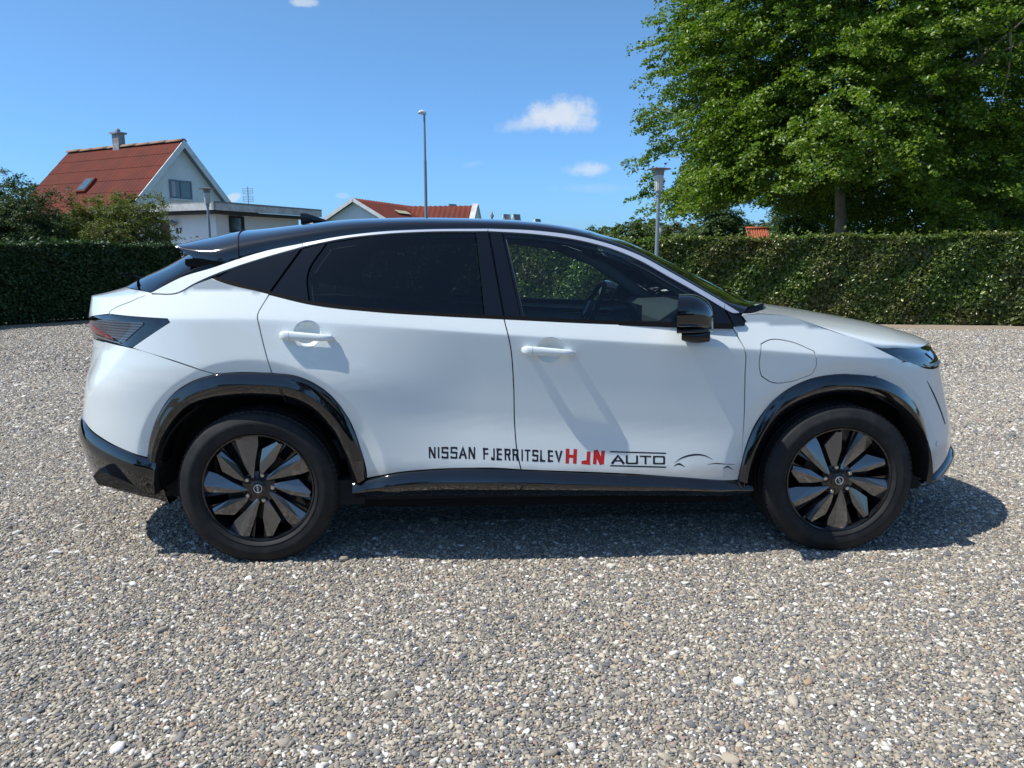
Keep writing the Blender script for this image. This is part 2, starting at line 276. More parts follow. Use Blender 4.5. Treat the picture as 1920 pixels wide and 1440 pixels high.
'loft_roof': [(-1.472, -0.692, 1.412, -1.572, 1.568, 2.6), (-1.346, -0.678, 1.454, -1.426, 1.58, 2.6), (-1.177, -0.67, 1.489, -1.227, 1.602, 2.6), (-0.998, -0.66, 1.522, -1.018, 1.623, 2.6), (-0.798, -0.653, 1.545, -0.798, 1.63, 2.6), (-0.597, -0.647, 1.555, -0.577, 1.632, 2.6), (-0.304, -0.644, 1.559, -0.254, 1.625, 2.6), (-0.087, -0.649, 1.551, -0.007, 1.61, 2.6), (0.066, -0.661, 1.534, 0.156, 1.587, 2.6), (0.167, -0.673, 1.516, 0.267, 1.563, 2.6)],
'loft_windscreen': [(0.167, -0.673, 1.516, 0.267, 1.563, 2.6), (0.293, -0.697, 1.481, 0.453, 1.495, 2.6), (0.416, -0.727, 1.433, 0.626, 1.4, 2.6), (0.537, -0.766, 1.366, 0.787, 1.325, 2.6), (0.656, -0.803, 1.297, 0.946, 1.253, 2.6), (0.795, -0.842, 1.215, 1.125, 1.171, 2.6), (0.885, -0.86, 1.164, 1.235, 1.157, 2.8)],
'loft_rear_window': [(-1.472, -0.692, 1.412, -1.672, 1.517, 2.4), (-1.589, -0.701, 1.378, -1.839, 1.472, 2.4), (-1.722, -0.712, 1.336, -2.022, 1.381, 2.4), (-1.804, -0.728, 1.293, -2.144, 1.328, 2.4), (-1.86, -0.741, 1.259, -2.24, 1.279, 2.4)],
'loft_spoiler': [(-1.472, -0.692, 1.412, -1.572, 1.568, 2.6), (-1.54, -0.697, 1.393, -1.66, 1.552, 2.6), (-1.601, -0.691, 1.393, -1.741, 1.536, 2.6), (-1.693, -0.663, 1.427, -1.823, 1.516, 2.6), (-1.782, -0.625, 1.474, -1.882, 1.492, 2.6)],
'loft_hood': [(0.876, -0.864, 1.164, 1.176, 1.174, 2.6), (0.973, -0.861, 1.168, 1.273, 1.165, 2.6), (1.108, -0.856, 1.153, 1.458, 1.14, 2.6), (1.316, -0.85, 1.086, 1.716, 1.095, 2.6), (1.539, -0.832, 1.006, 1.919, 1.055, 2.6), (1.675, -0.78, 0.994, 2.005, 1.032, 2.6), (1.798, -0.71, 0.98, 2.078, 1.012, 2.6), (1.904, -0.629, 0.966, 2.124, 0.998, 2.6), (1.99, -0.535, 0.966, 2.15, 0.988, 2.6), (2.049, -0.453, 0.966, 2.15, 0.982, 2.6), (2.117, -0.326, 0.966, 2.15, 0.976, 2.6), (2.16, -0.19, 0.966, 2.15, 0.97, 2.6), (2.179, -0.01, 0.966, 2.15, 0.967, 2.6)]}
# ---------- car body surface functions (metres; x forward, y to the far side, z up) ----------
def interp(x,pts):
    p=np.array(pts,float);return np.interp(x,p[:,0],p[:,1])
def sp(x,s): # softplus
    x=np.clip(np.asarray(x,float)/s,-40,40);return s*np.log1p(np.exp(x))
def sstep(x,a,b):
    t=np.clip((np.asarray(x,float)-a)/(b-a),0,1);return t*t*(3-2*t)
def smooth_interp(x,pts,k=.12):
    return (interp(x-k,pts)+interp(x-k/2,pts)+interp(x,pts)+interp(x+k/2,pts)+interp(x+k,pts))/5
CREASE=[(-2.4,1.13),(-1.9,1.150),(-1.4,1.155),(-1.0,1.135),(-.1,1.072),(.9,1.008),(1.6,.950),(2.4,.90)]
BELT=[(-2.4,1.25),(-1.9,1.28),(-1.54,1.325),(-1.3,1.263),(-1.12,1.217),(-.83,1.183),(-.24,1.147),(.22,1.126),(.83,1.106),(2.4,1.05)]
XS0,XS1=-1.55,1.25      # start of the rear and front corners
NS=3.0
XR=[(0.2, -2.388), (0.3, -2.437), (0.45, -2.441), (0.55, -2.45), (0.62, -2.45), (0.8, -2.438), (0.9, -2.394), (1.0, -2.373), (1.06, -2.371), (1.12, -2.367), (1.4, -2.341)]
XF=[(0.15, 2.337), (0.25, 2.373), (0.35, 2.386), (0.5, 2.369), (0.6, 2.338), (0.8, 2.266), (0.9, 2.232), (0.95, 2.172), (1.05, 2.189), (1.2, 2.168)]
_t=np.linspace(0,np.pi/2,400)
def _tab(n):
    x=np.sin(_t)**(2/n);y=np.cos(_t)**(2/n)
    s=np.r_[0,np.cumsum(np.hypot(np.diff(x),np.diff(y)*.9))];return s/s[-1],x,y
_S,_X,_Y=_tab(2.15)
_SR,_XRr,_YR=_tab(2.7)
LC=1.45
def Wz(x,z):
    zc=smooth_interp(x,CREASE);d=z-zc
    up=(.42+.10*sstep(-x,.7,1.7))*sp(d,.003)
    wr=sstep(-x,.35,1.05);wf=sstep(x,.6,1.1);kk=.045*np.minimum(1,np.abs(d)/.12)
    door=smooth_interp(d,[(-.9,-.052),(-.72,-.018),(-.66,-.004),(-.42,-.028),(-.25,-.0205),(0,0),(1,0)],kk)
    rear=smooth_interp(d,[(-.9,-.030),(-.66,.010),(-.42,.022),(-.25,.033),(0,0),(1,0)],kk)
    fend=smooth_interp(d,[(-.9,-.045),(-.5,-.030),(-.3,-.022),(0,0),(1,0)],kk)
    w=.925-.018*(x-.1)**2-up+door*(1-wr)*(1-wf)+rear*wr+fend*wf
    # flare lips round the two wheels
    for xw,r0 in ((-1.3875,.603),(1.3875,.574)):
        r=np.hypot(x-xw,(z-.37));w=w-.26*sp(np.minimum(r0-r,.075),.003)
    return w
def rfit(tab,z): return smooth_interp(z,tab,.03)
def S(u,z):
    """near-side body surface: (u,z)->(x,y,z)"""
    u=np.asarray(u,float);z=np.asarray(z,float)
    w=Wz(np.clip(u,-2.2,2.2),z)
    tf=np.clip((u-XS1)/LC,0,1);tr=np.clip((XS0-u)/LC,0,1)
    af=rfit(XF,z)-XS1;ar=XS0-rfit(XR,z)
    x=np.where(u>XS1,XS1+af*np.interp(tf,_S,_X),np.where(u<XS0,XS0-ar*np.interp(tr,_SR,_XRr),u))
    y=w*np.where(u>XS1,np.interp(tf,_S,_Y),np.where(u<XS0,np.interp(tr,_SR,_YR),1.0))
    # rear facet
    uk=-2.45+(z-.62)*1.08
    y=y-.24*sp(uk-u,.006)*sstep(z,.45,.75)*(1-sstep(z,.98,1.16))*np.clip(y/.6,0,1)
    return np.stack([x,-np.maximum(y,0),z+0*x],-1)
def beltw(x):
    z=smooth_interp(x,BELT);return z,-S(x,z)[...,1]
def G(x,z):
    """greenhouse (side glass, pillars) surface: (x,z)->(x,y,z)"""
    x=np.asarray(x,float);z=np.asarray(z,float)
    zb,_=beltw(x)
    zf=np.interp(x,[-2.4,0],[1.0,1.0])
    w0=.880-.10*sstep(-x,.7,2.3)-.07*sstep(x,.7,1.7)
    d=z-1.13
    y=w0-.40*d-.35*np.maximum(d,0)**2
    return np.stack([x,-y,z+0*x],-1)
M = {}
wp = Mt('white_paint', (.79, .85, .845), .30, coat=1, coatr=.02); M['white'] = wp.m
dp = wp.noise(2.2, 5); wp.color(wp.mix(wp.math('MULTIPLY', dp, .12), (.79, .85, .845), (.74, .78, .76)))
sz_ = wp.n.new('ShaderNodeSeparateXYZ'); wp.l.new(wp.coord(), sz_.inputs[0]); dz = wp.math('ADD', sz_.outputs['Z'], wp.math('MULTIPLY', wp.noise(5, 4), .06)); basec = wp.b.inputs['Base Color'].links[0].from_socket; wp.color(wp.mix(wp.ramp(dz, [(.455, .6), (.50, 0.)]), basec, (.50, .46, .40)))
bp = Mt('black_gloss_paint', (.006, .006, .007), .05, coat=1, coatr=.01)
M['black'] = bp.m
# fine road dust on the black paint
ds = bp.noise(600, 2, .6); ds2 = bp.noise(9, 4); bp.color(bp.mix(bp.math('MULTIPLY', bp.ramp(ds, [(.62, 0.), (.72, 1.)]), bp.ramp(ds2, [(.45, 0.), (.7, .018)])), (.006, .006, .007), (.35, .33, .3)))
M['pillar'] = Mt('black_pillar_film', (.005, .006, .009), .04).m
M['matte'] = Mt('matte_black_plastic', (.008, .008, .009), .6, spec=.06).m; M['disc'] = Mt('dark_brake_disc', (.02, .02, .02), .5, metal=.6).m
M['void'] = Mt('dark_underside', (.006, .006, .006), .9).m
mt = Mt('satin_trim', (.62, .66, .74), .34, metal=.55, coat=.3); M['trim'] = mt.m
M['glass_dark'] = glass_mat('privacy_glass', (.17, .22, .25))
M['glass'] = glass_mat('clear_tinted_glass', (.86, .96, .955))
M['glass_ws'] = glass_mat('windscreen_glass', (.62, .76, .72))
tm = Mt('tyre_rubber', (.016, .017, .018), .7, spec=.35); tn = tm.noise(14, 5); tm.color(tm.mix(tm.ramp(tn, [(.45, 0.), (.7, .5)]), (.010, .011, .012), (.035, .033, .031))); tm.bump(tm.noise(220, 3), .25, .003); M['rubber'] = tm.m
bm_ = Mt('wheel_blade_finish', (.17, .165, .165), .12, metal=.8, coat=.7, coatr=.05); M['blade'] = bm_.m
M['rim'] = Mt('black_rim', (.008, .008, .009), .2, coat=.6).m
M['metal'] = Mt('bright_metal', (.6, .58, .54), .3, metal=1).m
M['lens'] = glass_mat('clear_lens', (.80, .82, .86))
M['lensdark'] = glass_mat('smoked_lens', (.25, .27, .30))
lr = Mt('lamp_reflector', (.42, .44, .48), .3, metal=.8); M['refl'] = lr.m
lw = Mt('ribbed_lens', (.16, .18, .22), .18, metal=.3, coat=1)
wv = lw.n.new('ShaderNodeTexWave'); wv.bands_direction = 'Z'; wv.inputs['Scale'].default_value = 26; lw.l.new(lw.coord(), wv.inputs[0]); lw.color(lw.ramp(wv.outputs['Fac'], [(.35, (.055, .06, .075)), (.8, (.10, .11, .14))])); lw.bump(wv.outputs['Fac'], .4, .004); M['ribbed'] = lw.m
M['red'] = Mt('red_lens', (.25, .012, .02), .12, coat=1).m
M['redprint'] = Mt('red_vinyl', (.62, .02, .02), .35).m
M['ink'] = Mt('black_vinyl', (.012, .013, .02), .35).m
M['interior'] = Mt('dark_interior', (.03, .034, .036), .65).m
M['interior2'] = Mt('grey_interior', (.16, .18, .18), .7).m
M['screen'] = Mt('dark_screen', (.02, .03, .04), .1, coat=1).m
M['bluelens'] = Mt('blue_lens', (.05, .07, .22), .1, metal=.6, coat=1).m
M['galv'] = Mt('galvanised_steel', (.27, .31, .35), .5, metal=.35).m
M['dgalv'] = Mt('grey_lamp_cap', (.22, .23, .24), .5, metal=.2).m
M['dome'] = Mt('lamp_dome', (.72, .74, .75), .25).m
fg = Mt('lamp_cylinder', (.62, .64, .58), .3); fw = fg.n.new('ShaderNodeTexWave'); fw.bands_direction = 'X'; fw.inputs['Scale'].default_value = 9; fg.l.new(fg.coord(), fw.inputs[0]); fg.color(fg.ramp(fw.outputs['Fac'], [(.3, (.35, .37, .34)), (.8, (.70, .72, .66))])); M['diff'] = fg.m
wl = Mt('white_render', (.66, .67, .67), .85); wl.color(wl.mix(wl.ramp(wl.noise(1.3, 6), [(.4, 0.), (.75, .5)]), (.86, .87, .87), (.72, .72, .70))); wl.bump(wl.noise(25, 4), .2, .01); M['wall'] = wl.m
cw = Mt('white_woodwork', (.62, .64, .65), .6); cw.color(cw.mix(cw.ramp(cw.noise(3, 6), [(.4, 0.), (.7, .8)]), (.80, .82, .82), (.60, .61, .59))); M['wood_white'] = cw.m
fc = Mt('weathered_fascia', (.5, .5, .48), .8); fc.color(fc.mix(fc.ramp(fc.noise(2.5, 8, .7), [(.35, 0.), (.7, 1.)]), (.68, .69, .68), (.40, .40, .38))); M['fascia'] = fc.m
M['soffit'] = Mt('dark_soffit', (.035, .035, .035), .8).m
rf = Mt('red_corrugated_roof', (.30, .07, .04), .85, spec=.2)
rn = rf.noise(.9, 7, .65); rn2 = rf.noise(6, 6, .7); c1 = rf.mix(rf.ramp(rn, [(.35, 0.), (.7, 1.)]), (.175, .040, .024), (.115, .034, .026)); rf.color(rf.mix(rf.ramp(rn2, [(.55, 0.), (.8, .35)]), c1, (.12, .10, .08))); M['roof'] = rf.m
rd = Mt('ridge_cap_weathered', (.3, .12, .07), .85); rd.color(rd.mix(rd.ramp(rd.noise(1.5, 6, .7), [(.35, 0.), (.65, 1.)]), (.33, .11, .05), (.24, .21, .15))); M['ridge'] = rd.m
rt = Mt('orange_clay_tile', (.5, .13, .05), .75); rt.color(rt.mix(rnd_island(rt), (.52, .13, .05), (.36, .09, .04))); M['tile'] = rt.m
M['slate'] = Mt('grey_roof_sheet', (.20, .22, .25), .6).m
cc = Mt('grey_chimney', (.3, .3, .3), .85); cc.color(cc.mix(cc.ramp(cc.noise(5, 6), [(.4, 0.), (.65, 1.)]), (.36, .37, .38), (.2, .2, .21))); M['chimney'] = cc.m
M['brown'] = Mt('brown_door', (.09, .025, .015), .6).m
M['pane'] = Mt('window_glass', (.05, .09, .10), .06, coat=1).m
M['curtain'] = Mt('curtain', (.45, .47, .46), .8).m
M['lead'] = Mt('roof_patch', (.45, .42, .26), .7).m
bk = Mt('beech_bark', (.16, .145, .125), .85); bk.color(bk.mix(bk.ramp(bk.noise(3, 8, .7), [(.35, 0.), (.65, 1.)]), (.30, .27, .22), (.15, .14, .10))); bk.bump(bk.noise(12, 6), .5, .03); M['bark'] = bk.m
M['core'] = Mt('hedge_core_shade', (.020, .022, .012), .9).m  # near-black core, the inner shade of the hedge put into its colour
M['leaf_beech'] = leaf_mat('beech_leaf', [(.060, .115, .012), (.105, .18, .015), (.155, .24, .02), (.23, .30, .03)], .38, .35)
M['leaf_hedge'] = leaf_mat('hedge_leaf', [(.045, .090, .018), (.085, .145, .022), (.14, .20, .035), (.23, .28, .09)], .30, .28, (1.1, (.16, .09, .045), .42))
M['leaf_hedge2'] = leaf_mat('hedge_leaf_shaded', [(.022, .050, .02), (.036, .075, .022), (.055, .10, .026)], .5, .2)  # darker copy of the hedge leaf, shade of the unlit side put into its colour
M['leaf_olive'] = leaf_mat('olive_leaf', [(.06, .085, .015), (.10, .13, .02), (.14, .165, .03), (.19, .16, .05)], .5, .35)
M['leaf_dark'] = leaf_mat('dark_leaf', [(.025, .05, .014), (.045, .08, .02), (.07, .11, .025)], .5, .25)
M['leaf_light'] = leaf_mat('light_leaf', [(.05, .09, .025), (.075, .12, .035), (.10, .15, .045)], .45, .35)
M['leaf_far'] = leaf_mat('far_leaf', [(.045, .085, .026), (.075, .125, .034), (.11, .16, .045)], .6, .3)
M['leaf_far2'] = leaf_mat('far_leaf_olive', [(.045, .06, .018), (.065, .085, .022), (.09, .105, .03)], .6, .3)
# pebble colours
pb = Mt('pebbles', rough=.72, spec=.35)
oi = pb.n.new('ShaderNodeObjectInfo'); rr = oi.outputs['Random']
PAL = [(0, (.42, .36, .275)), (.13, (.25, .23, .20)), (.27, (.33, .30, .25)), (.37, (.14, .145, .155)), (.48, (.52, .455, .355)), (.60, (.135, .14, .155)), (.67, (.70, .67, .60)), (.75, (.28, .25, .20)), (.86, (.20, .20, .205)), (.92, (.84, .82, .78)), (.95, (.42, .28, .17)), (.972, (.34, .23, .19)), (.985, (.16, .18, .22))]
c = pb.ramp(rr, PAL, 'CONSTANT'); c = pb.mix(pb.math('MULTIPLY', pb.noise(120, 4, .6), .45), c, (.21, .185, .15)); c = pb.mix(1.0, c, (1.04, 1.04, 1.03), 'MULTIPLY'); pb.color(c); M['pebble'] = pb.m
# gravel bed: small stones as colour and relief, used below the loose pebbles and where the stones get too small to tell apart
gr = Mt('gravel_bed', rough=.85, spec=.3)
v1 = gr.vor(62, 'Color'); sx = gr.n.new('ShaderNodeSeparateColor'); gr.l.new(v1, sx.inputs[0])
c1 = gr.ramp(sx.outputs[0], PAL, 'CONSTANT'); n1 = gr.noise(.7, 4); n2 = gr.noise(5, 3)
c1 = gr.mix(gr.math('MULTIPLY', n2, .5), c1, (.24, .215, .18))
d1 = gr.vor(62, 'Distance'); c1 = gr.mix(gr.ramp(d1, [(.35, 0.), (.75, .75)]), c1, (.07, .065, .055))
gr.color(gr.mix(gr.ramp(n1, [(.4, 0.), (.7, .35)]), c1, (.30, .27, .22)))
hh = gr.math('SUBTRACT', 1.0, d1); gr.bump(hh, 1.0, .018); M['gravel'] = gr.m
sl_ = Mt('sandy_soil', (.27, .205, .14), .95); s1 = sl_.noise(14, 7, .7); sl_.color(sl_.mix(sl_.ramp(s1, [(.35, 0.), (.65, 1.)]), (.24, .19, .14), (.36, .29, .21))); sl_.bump(sl_.noise(60, 5), .6, .02); M['soil'] = sl_.m
gs = Mt('grass_ground', (.05, .08, .02), .95); gs.color(gs.mix(gs.noise(3, 6), (.04, .07, .02), (.08, .10, .03))); M['lawn'] = gs.m
# ---------------- the car ----------------
def pip(pts, poly):
    x, y = pts[:, 0], pts[:, 1]; ins = np.zeros(len(pts), bool); n = len(poly)
    for i in range(n):
        x0, y0 = poly[i]; x1, y1 = poly[(i+1) % n]
        if y0 == y1: continue
        cnd = ((y0 > y) != (y1 > y)) & (x < (x1-x0)*(y-y0)/(y1-y0)+x0); ins ^= cnd
    return ins
def smooth_poly(poly, step=.02, corner=36, curve=True):
    p = np.array(poly, float); n = len(p); d = np.roll(p, -1, 0)-p; L = np.hypot(*d.T)+1e-9; t = d/L[:, None]
    isc = []
    for i in range(n):
        c = np.clip(np.dot(t[i-1], t[i]), -1, 1); isc.append(math.degrees(math.acos(c)) > corner)
    out = []
    for i in range(n):
        j = (i+1) % n; k = max(1, int(math.ceil(L[i]/step)))
        def tan(a, seg):
            if isc[a] or not curve: return t[seg]
            w0, w1 = L[a], L[a-1]; v = t[a-1]*w0+t[a]*w1; return v/(np.linalg.norm(v)+1e-9)
        m0 = tan(i, i)*L[i]; m1 = tan(j, i)*L[i]
        for q in range(k):
            s = q/k; h = 2*s**3-3*s**2+1, s**3-2*s**2+s, -2*s**3+3*s**2, s**3-s**2
            out.append(h[0]*p[i]+h[1]*m0+h[2]*p[j]+h[3]*m1)
    return np.array(out)
def area(p): return .5*np.sum(p[:, 0]*np.roll(p[:, 1], -1)-np.roll(p[:, 0], -1)*p[:, 1])
def shrink(p, g):
    if g == 0: return p
    s = 1 if area(p) > 0 else -1
    d = np.roll(p, -1, 0)-p; d /= (np.linalg.norm(d, axis=1)[:, None]+1e-9); nr = np.stack([-d[:, 1], d[:, 0]], 1)*s
    m = nr+np.roll(nr, 1, 0); m /= np.maximum(np.linalg.norm(m, axis=1)[:, None], .3); c = np.clip((m*nr).sum(1), .45, 1)
    return p+m*(g/c)[:, None]
def surf(fn, off=None):
    def nrm(f, u, z, h=1e-3):
        a = (f(u+h, z)-f(u-h, z)); b = (f(u, z+h)-f(u, z-h)); n = np.cross(a, b); return n/(np.linalg.norm(n, axis=-1)[..., None]+1e-12)
    if off is None: g = fn
    else:
        of = off if callable(off) else (lambda u, z: off+0*u)
        g = lambda u, z: fn(u, z)+nrm(fn, u, z)*np.asarray(of(u, z))[..., None]
    return g, (lambda u, z: nrm(g, u, z))
def panel(name, fn, poly, mat, parent, off=None, gap=.0027, res=.028, thick=.014, holes=(), curve=True, mirror=True, step=.018, label=None, lines=()):
    g, nf = surf(fn, off)
    b = shrink(smooth_poly(poly, step, curve=curve), gap)
    hs = [shrink(smooth_poly(h, step), -gap) for h in holes]
    lo, hi = b.min(0), b.max(0); xs = np.arange(lo[0], hi[0]+res, res); ys = np.arange(lo[1], hi[1]+res, res*.866)
    X, Y = np.meshgrid(xs, ys); X = X+((np.arange(len(ys)) % 2)*res*.5)[:, None]; q = np.stack([X.ravel(), Y.ravel()], 1)
    if len(lines):
        ln = np.concatenate(lines); ln = ln[pip(ln, b)]
        for i in range(0, len(q), 400):
            dd = ((q[i:i+400, None]-ln[None])**2).sum(-1).min(1); q[i:i+400][dd < (res*.45)**2] = 1e3
        q = np.concatenate([q, ln])
    q = q[pip(q, b)]
    allb = np.concatenate([b]+hs) if hs else b
    if len(q):
        keep = np.ones(len(q), bool)
        for i in range(0, len(q), 400):
            dd = ((q[i:i+400, None]-allb[None])**2).sum(-1).min(1); keep[i:i+400] = dd > (min(res*.42, .0035 if len(lines) and 0 else 9))**2
        for h in hs: keep &= ~pip(q, h)
        q = q[keep]
    pts = np.concatenate([allb, q]) if len(q) else allb
    ed = []; o = 0
    for lp in [b]+hs:
        n = len(lp); ed += [(o+i, o+(i+1) % n) for i in range(n)]; o += n
    vv, ee, ff, ov, oe, of_ = delaunay_2d_cdt([Vector(p) for p in pts], ed, [], 0, 1e-6)
    v2 = np.array([(a[0], a[1]) for a in vv]); F = np.array([f for f in ff if len(f) == 3]); cen = v2[F].mean(1)
    k = pip(cen, b)
    for h in hs: k &= ~pip(cen, h)
    F = F[k]; V = g(v2[:, 0], v2[:, 1]); Nn = nf(v2[:, 0], v2[:, 1])
    fn0 = np.cross(V[F[:, 1]]-V[F[:, 0]], V[F[:, 2]]-V[F[:, 0]]); flip = (fn0*Nn[F[:, 0]]).sum(1) < 0; F[flip] = F[flip][:, ::-1]
    V = list(V); Nn = list(Nn); F = [tuple(f) for f in F]
    for li, lp in enumerate([b]+hs):
        q3 = g(lp[:, 0], lp[:, 1]); n3 = nf(lp[:, 0], lp[:, 1]); s = len(V); n = len(lp)
        tg = np.roll(q3, -1, 0)-np.roll(q3, 1, 0); sd = np.cross(tg, n3); sd /= (np.linalg.norm(sd, axis=1)[:, None]+1e-9)
        ccw = (area(lp) > 0); sgn = (1 if ccw else -1)*(1 if li == 0 else -1); sd *= sgn
        V += list(q3)+list(q3-n3*thick); Nn += list(sd)+list(sd)
        for i in range(n):
            j = (i+1) % n; f = (s+i, s+n+i, s+n+j, s+j)
            a, c = V[f[0]], np.cross(V[f[1]]-V[f[0]], V[f[3]]-V[f[0]])
            F.append(f if np.dot(c, sd[i]) > 0 else f[::-1])
    o = mesh(name, V, F, mat, parent, normals=Nn)
    if label: o['label'] = label
    if mirror:
        V2 = [(p[0], -p[1], p[2]) for p in V]; N2 = [(p[0], -p[1], p[2]) for p in Nn]
        mesh(name, V2, [f[::-1] for f in F], mat, parent, normals=N2)
    return o
def band(name, fn, ko, ki, prof, mat, parent, sub=4, mirror=True, flip=False):
    """strip between two outlines; prof = [(t, offset)] across it, t = 0 at the first outline"""
    a = np.array(densify(T[ko], sub)); b = np.array(densify(T[ki], sub)); rows = []
    for (t, o) in prof:
        uv = a*(1-t)+b*t; g, nf = surf(fn, 0.0); rows.append(g(uv[:, 0], uv[:, 1])+nf(uv[:, 0], uv[:, 1])*o)
    R = np.array(rows); n, m_ = R.shape[:2]; V = R.reshape(-1, 3); F = [(i*m_+j, (i+1)*m_+j, (i+1)*m_+j+1, i*m_+j+1) for i in range(n-1) for j in range(m_-1)]
    k = (n//2)*m_+m_//2; q = np.cross(V[k+m_]-V[k], V[k+1]-V[k])
    if q[1] > 0: F = [f[::-1] for f in F]
    for sg in ((1, -1) if mirror else (1,)):
        me = bpy.data.meshes.new(name); me.from_pydata([(p[0], p[1]*sg, p[2]) for p in V], [], F if sg == 1 else [f[::-1] for f in F]); me.shade_smooth()
        try: me.set_sharp_from_angle(angle=math.radians(40))
        except Exception: pass
        o = link(name, me, mat, parent)
def lsect(st, n=22, full=True, q=.6, hump=0.):
    rows = []
    for (x, y, z, xc, zc, p) in st:
        ph = np.linspace(0, np.pi/2, n); ya = y*np.cos(ph)**(2/p); w_ = 1-(ya/y)**2
        r = np.stack([x+(xc-x)*w_, ya, z+(zc-z)*np.sin(ph)**q+hump*sstep(x, .17, .45)*np.clip(np.sin(2*ph), 0, 1)**.6], 1)
        if full: r = np.concatenate([r, (r[:-1]*[1, -1, 1])[::-1]])
        rows.append(r)
    return np.array(rows)
def densify(st, k=4):
    a = np.array(st, float); n = len(a); out = []
    for i in range(n-1):
        p0, p1, p2, p3 = a[max(i-1, 0)], a[i], a[i+1], a[min(i+2, n-1)]
        for q in range(k):
            s = q/k; m0 = (p2-p0)/2 if i > 0 else (p2-p1); m1 = (p3-p1)/2 if i < n-2 else (p2-p1)
            out.append((2*s**3-3*s**2+1)*p1+(s**3-2*s**2+s)*m0+(-2*s**3+3*s**2)*p2+(s**3-s**2)*m1)
    out.append(a[-1]); return out
def grid_mesh(name, R, mat, parent, up=True, sel=None, flip=False):
    n, m_ = R.shape[:2]; F = []
    for i in range(n-1):
        for j in range(m_-1):
            if sel is not None and not sel(i, j): continue
            f = (i*m_+j, (i+1)*m_+j, (i+1)*m_+j+1, i*m_+j+1); F.append(f[::-1] if flip else f)
    used = sorted({k for f in F for k in f}); mp = {k: i for i, k in enumerate(used)}; V = R.reshape(-1, 3)[used]
    o = mesh(name, V, [tuple(mp[k] for k in f) for f in F], mat, parent, smooth=True); return o
CAR = empty('parked_car', (0, 0, 0), label='white crossover car with black roof and dealer lettering along its doors, parked on gravel', cat='car')
TT = T
S_ = S
hr = (-1.122, 1.088); hf = (-.028, 1.010); RC = .062
def circ2(c, r, n=24, sy=.92): return [(c[0]+r*math.cos(2*math.pi*k/n), c[1]+r*sy*math.sin(2*math.pi*k/n)) for k in range(n)]
_x = np.arange(-2.3, 2.3, .013); _zc = smooth_interp(_x, CREASE)
LN = [np.stack([_x, _zc+o_], 1) for o_ in (-.006, .006)]
for xw_, r0_ in ((-1.3875, .603), (1.3875, .574)):
    _a = np.arange(0, 2*math.pi, .022); LN += [np.stack([xw_+(r0_+o_)*np.cos(_a), .37+(r0_+o_)*np.sin(_a)], 1) for o_ in (-.006, .006)]
cb = [(-2.16, .36), (-1.92, .36)]+[(-1.405+.50*math.cos(a), .36+.50*math.sin(a)) for a in np.linspace(math.pi, 0, 18)]+[(-.88, .33), (.86, .33)]+[(1.375+.49*math.cos(a), .36+.49*math.sin(a)) for a in np.linspace(math.pi, 0, 18)]+[(1.90, .36), (2.12, .40), (2.15, .80), (1.6, .90), (1.05, 1.06), (.2, 1.10), (-.8, 1.15), (-1.3, 1.20), (-1.55, 1.20), (-1.9, 1.1), (-2.2, 1.08)]
panel('inner_body', S_, cb, M['void'], CAR, off=-.05, gap=0, res=.08, step=.06, curve=False)
qp = panel('quarter_panel', S_, T['quarter_panel'], M['white'], CAR, res=.02, lines=LN)
panel('tailgate', S_, T['tailgate'], M['white'], CAR)
panel('rear_bumper', S_, T['rear_bumper'], M['white'], CAR, res=.02, lines=LN[2:])
band('rear_bumper_skirt', S_, 'b_skirt_o', 'b_skirt_i', [(0, -.02), (0, .004), (.05, .012), (.22, .024), (.28, .027), (.36, .026), (.95, .006), (1, -.01), (1, -.07)], M['black'], CAR)
rd_ = panel('rear_door', S_, T['rear_door'], M['white'], CAR, res=.018, holes=[circ2(hr, RC)], lines=LN)
fd_ = panel('front_door', S_, T['front_door'], M['white'], CAR, res=.018, holes=[circ2(hf, RC)], lines=LN)
for dr, hc in ((rd_, hr), (fd_, hf)):
    panel('handle_recess', S_, circ2(hc, RC+.002), M['white'], dr, off=lambda u, z, c=hc: -.001-.036*np.clip(1-((u-c[0])**2+((z-c[1])/.92)**2)/RC**2, 0, 1)**.75, gap=0, res=.012, step=.01, thick=.0, mirror=False)
ff_ = panel('front_fender', S_, T['front_fender'], M['white'], CAR, res=.018, holes=[T['fuel_flap']], lines=LN)
panel('charge_port_flap', S_, T['fuel_flap'], M['white'], ff_, res=.018, mirror=False, gap=.0018, step=.012, lines=LN)
panel('front_bumper', S_, T['front_bumper'], M['white'], CAR, res=.02, lines=LN[2:])
panel('nose_panel', S_, [(2.3, .87), (2.7, .87), (2.7, .968), (2.46, .968), (2.5, .90)], M['black'], CAR, curve=False)
band('front_lip', S_, 'b_lip_o', 'b_lip_i', [(0, -.02), (0, .003), (.1, .010), (.35, .024), (.45, .024), (1, -.004), (1, -.06)], M['black'], CAR)
# bonnet, roof and screens
hood = lsect(densify(T['loft_hood']), n=40, q=.55); grid_mesh('bonnet', hood, M['white'], CAR, flip=True)
roof = lsect(densify(T['loft_roof'])); grid_mesh('roof', roof, M['black'], CAR, flip=True)
ws = lsect(densify(T['loft_windscreen']), n=26, hump=.045); nw = ws.shape[1]
def cut(j): return min(j, nw-2-j)
pj = 15
grid_mesh('windscreen_pillar', ws, M['black'], CAR, sel=lambda i, j: j < pj, flip=True); grid_mesh('windscreen_pillar', ws, M['black'], CAR, sel=lambda i, j: j >= nw-1-pj, flip=True)
wso = grid_mesh('windscreen', ws-[0, 0, .0], M['glass_ws'], CAR, sel=lambda i, j: pj <= j < nw-1-pj, flip=True)
rw = lsect(densify(T['loft_rear_window'])); grid_mesh('rear_window', rw, M['glass_dark'], CAR, flip=True)
R2 = rw-[0.02, 0, .03]; grid_mesh('rear_window_frame', R2, M['void'], CAR, flip=True)
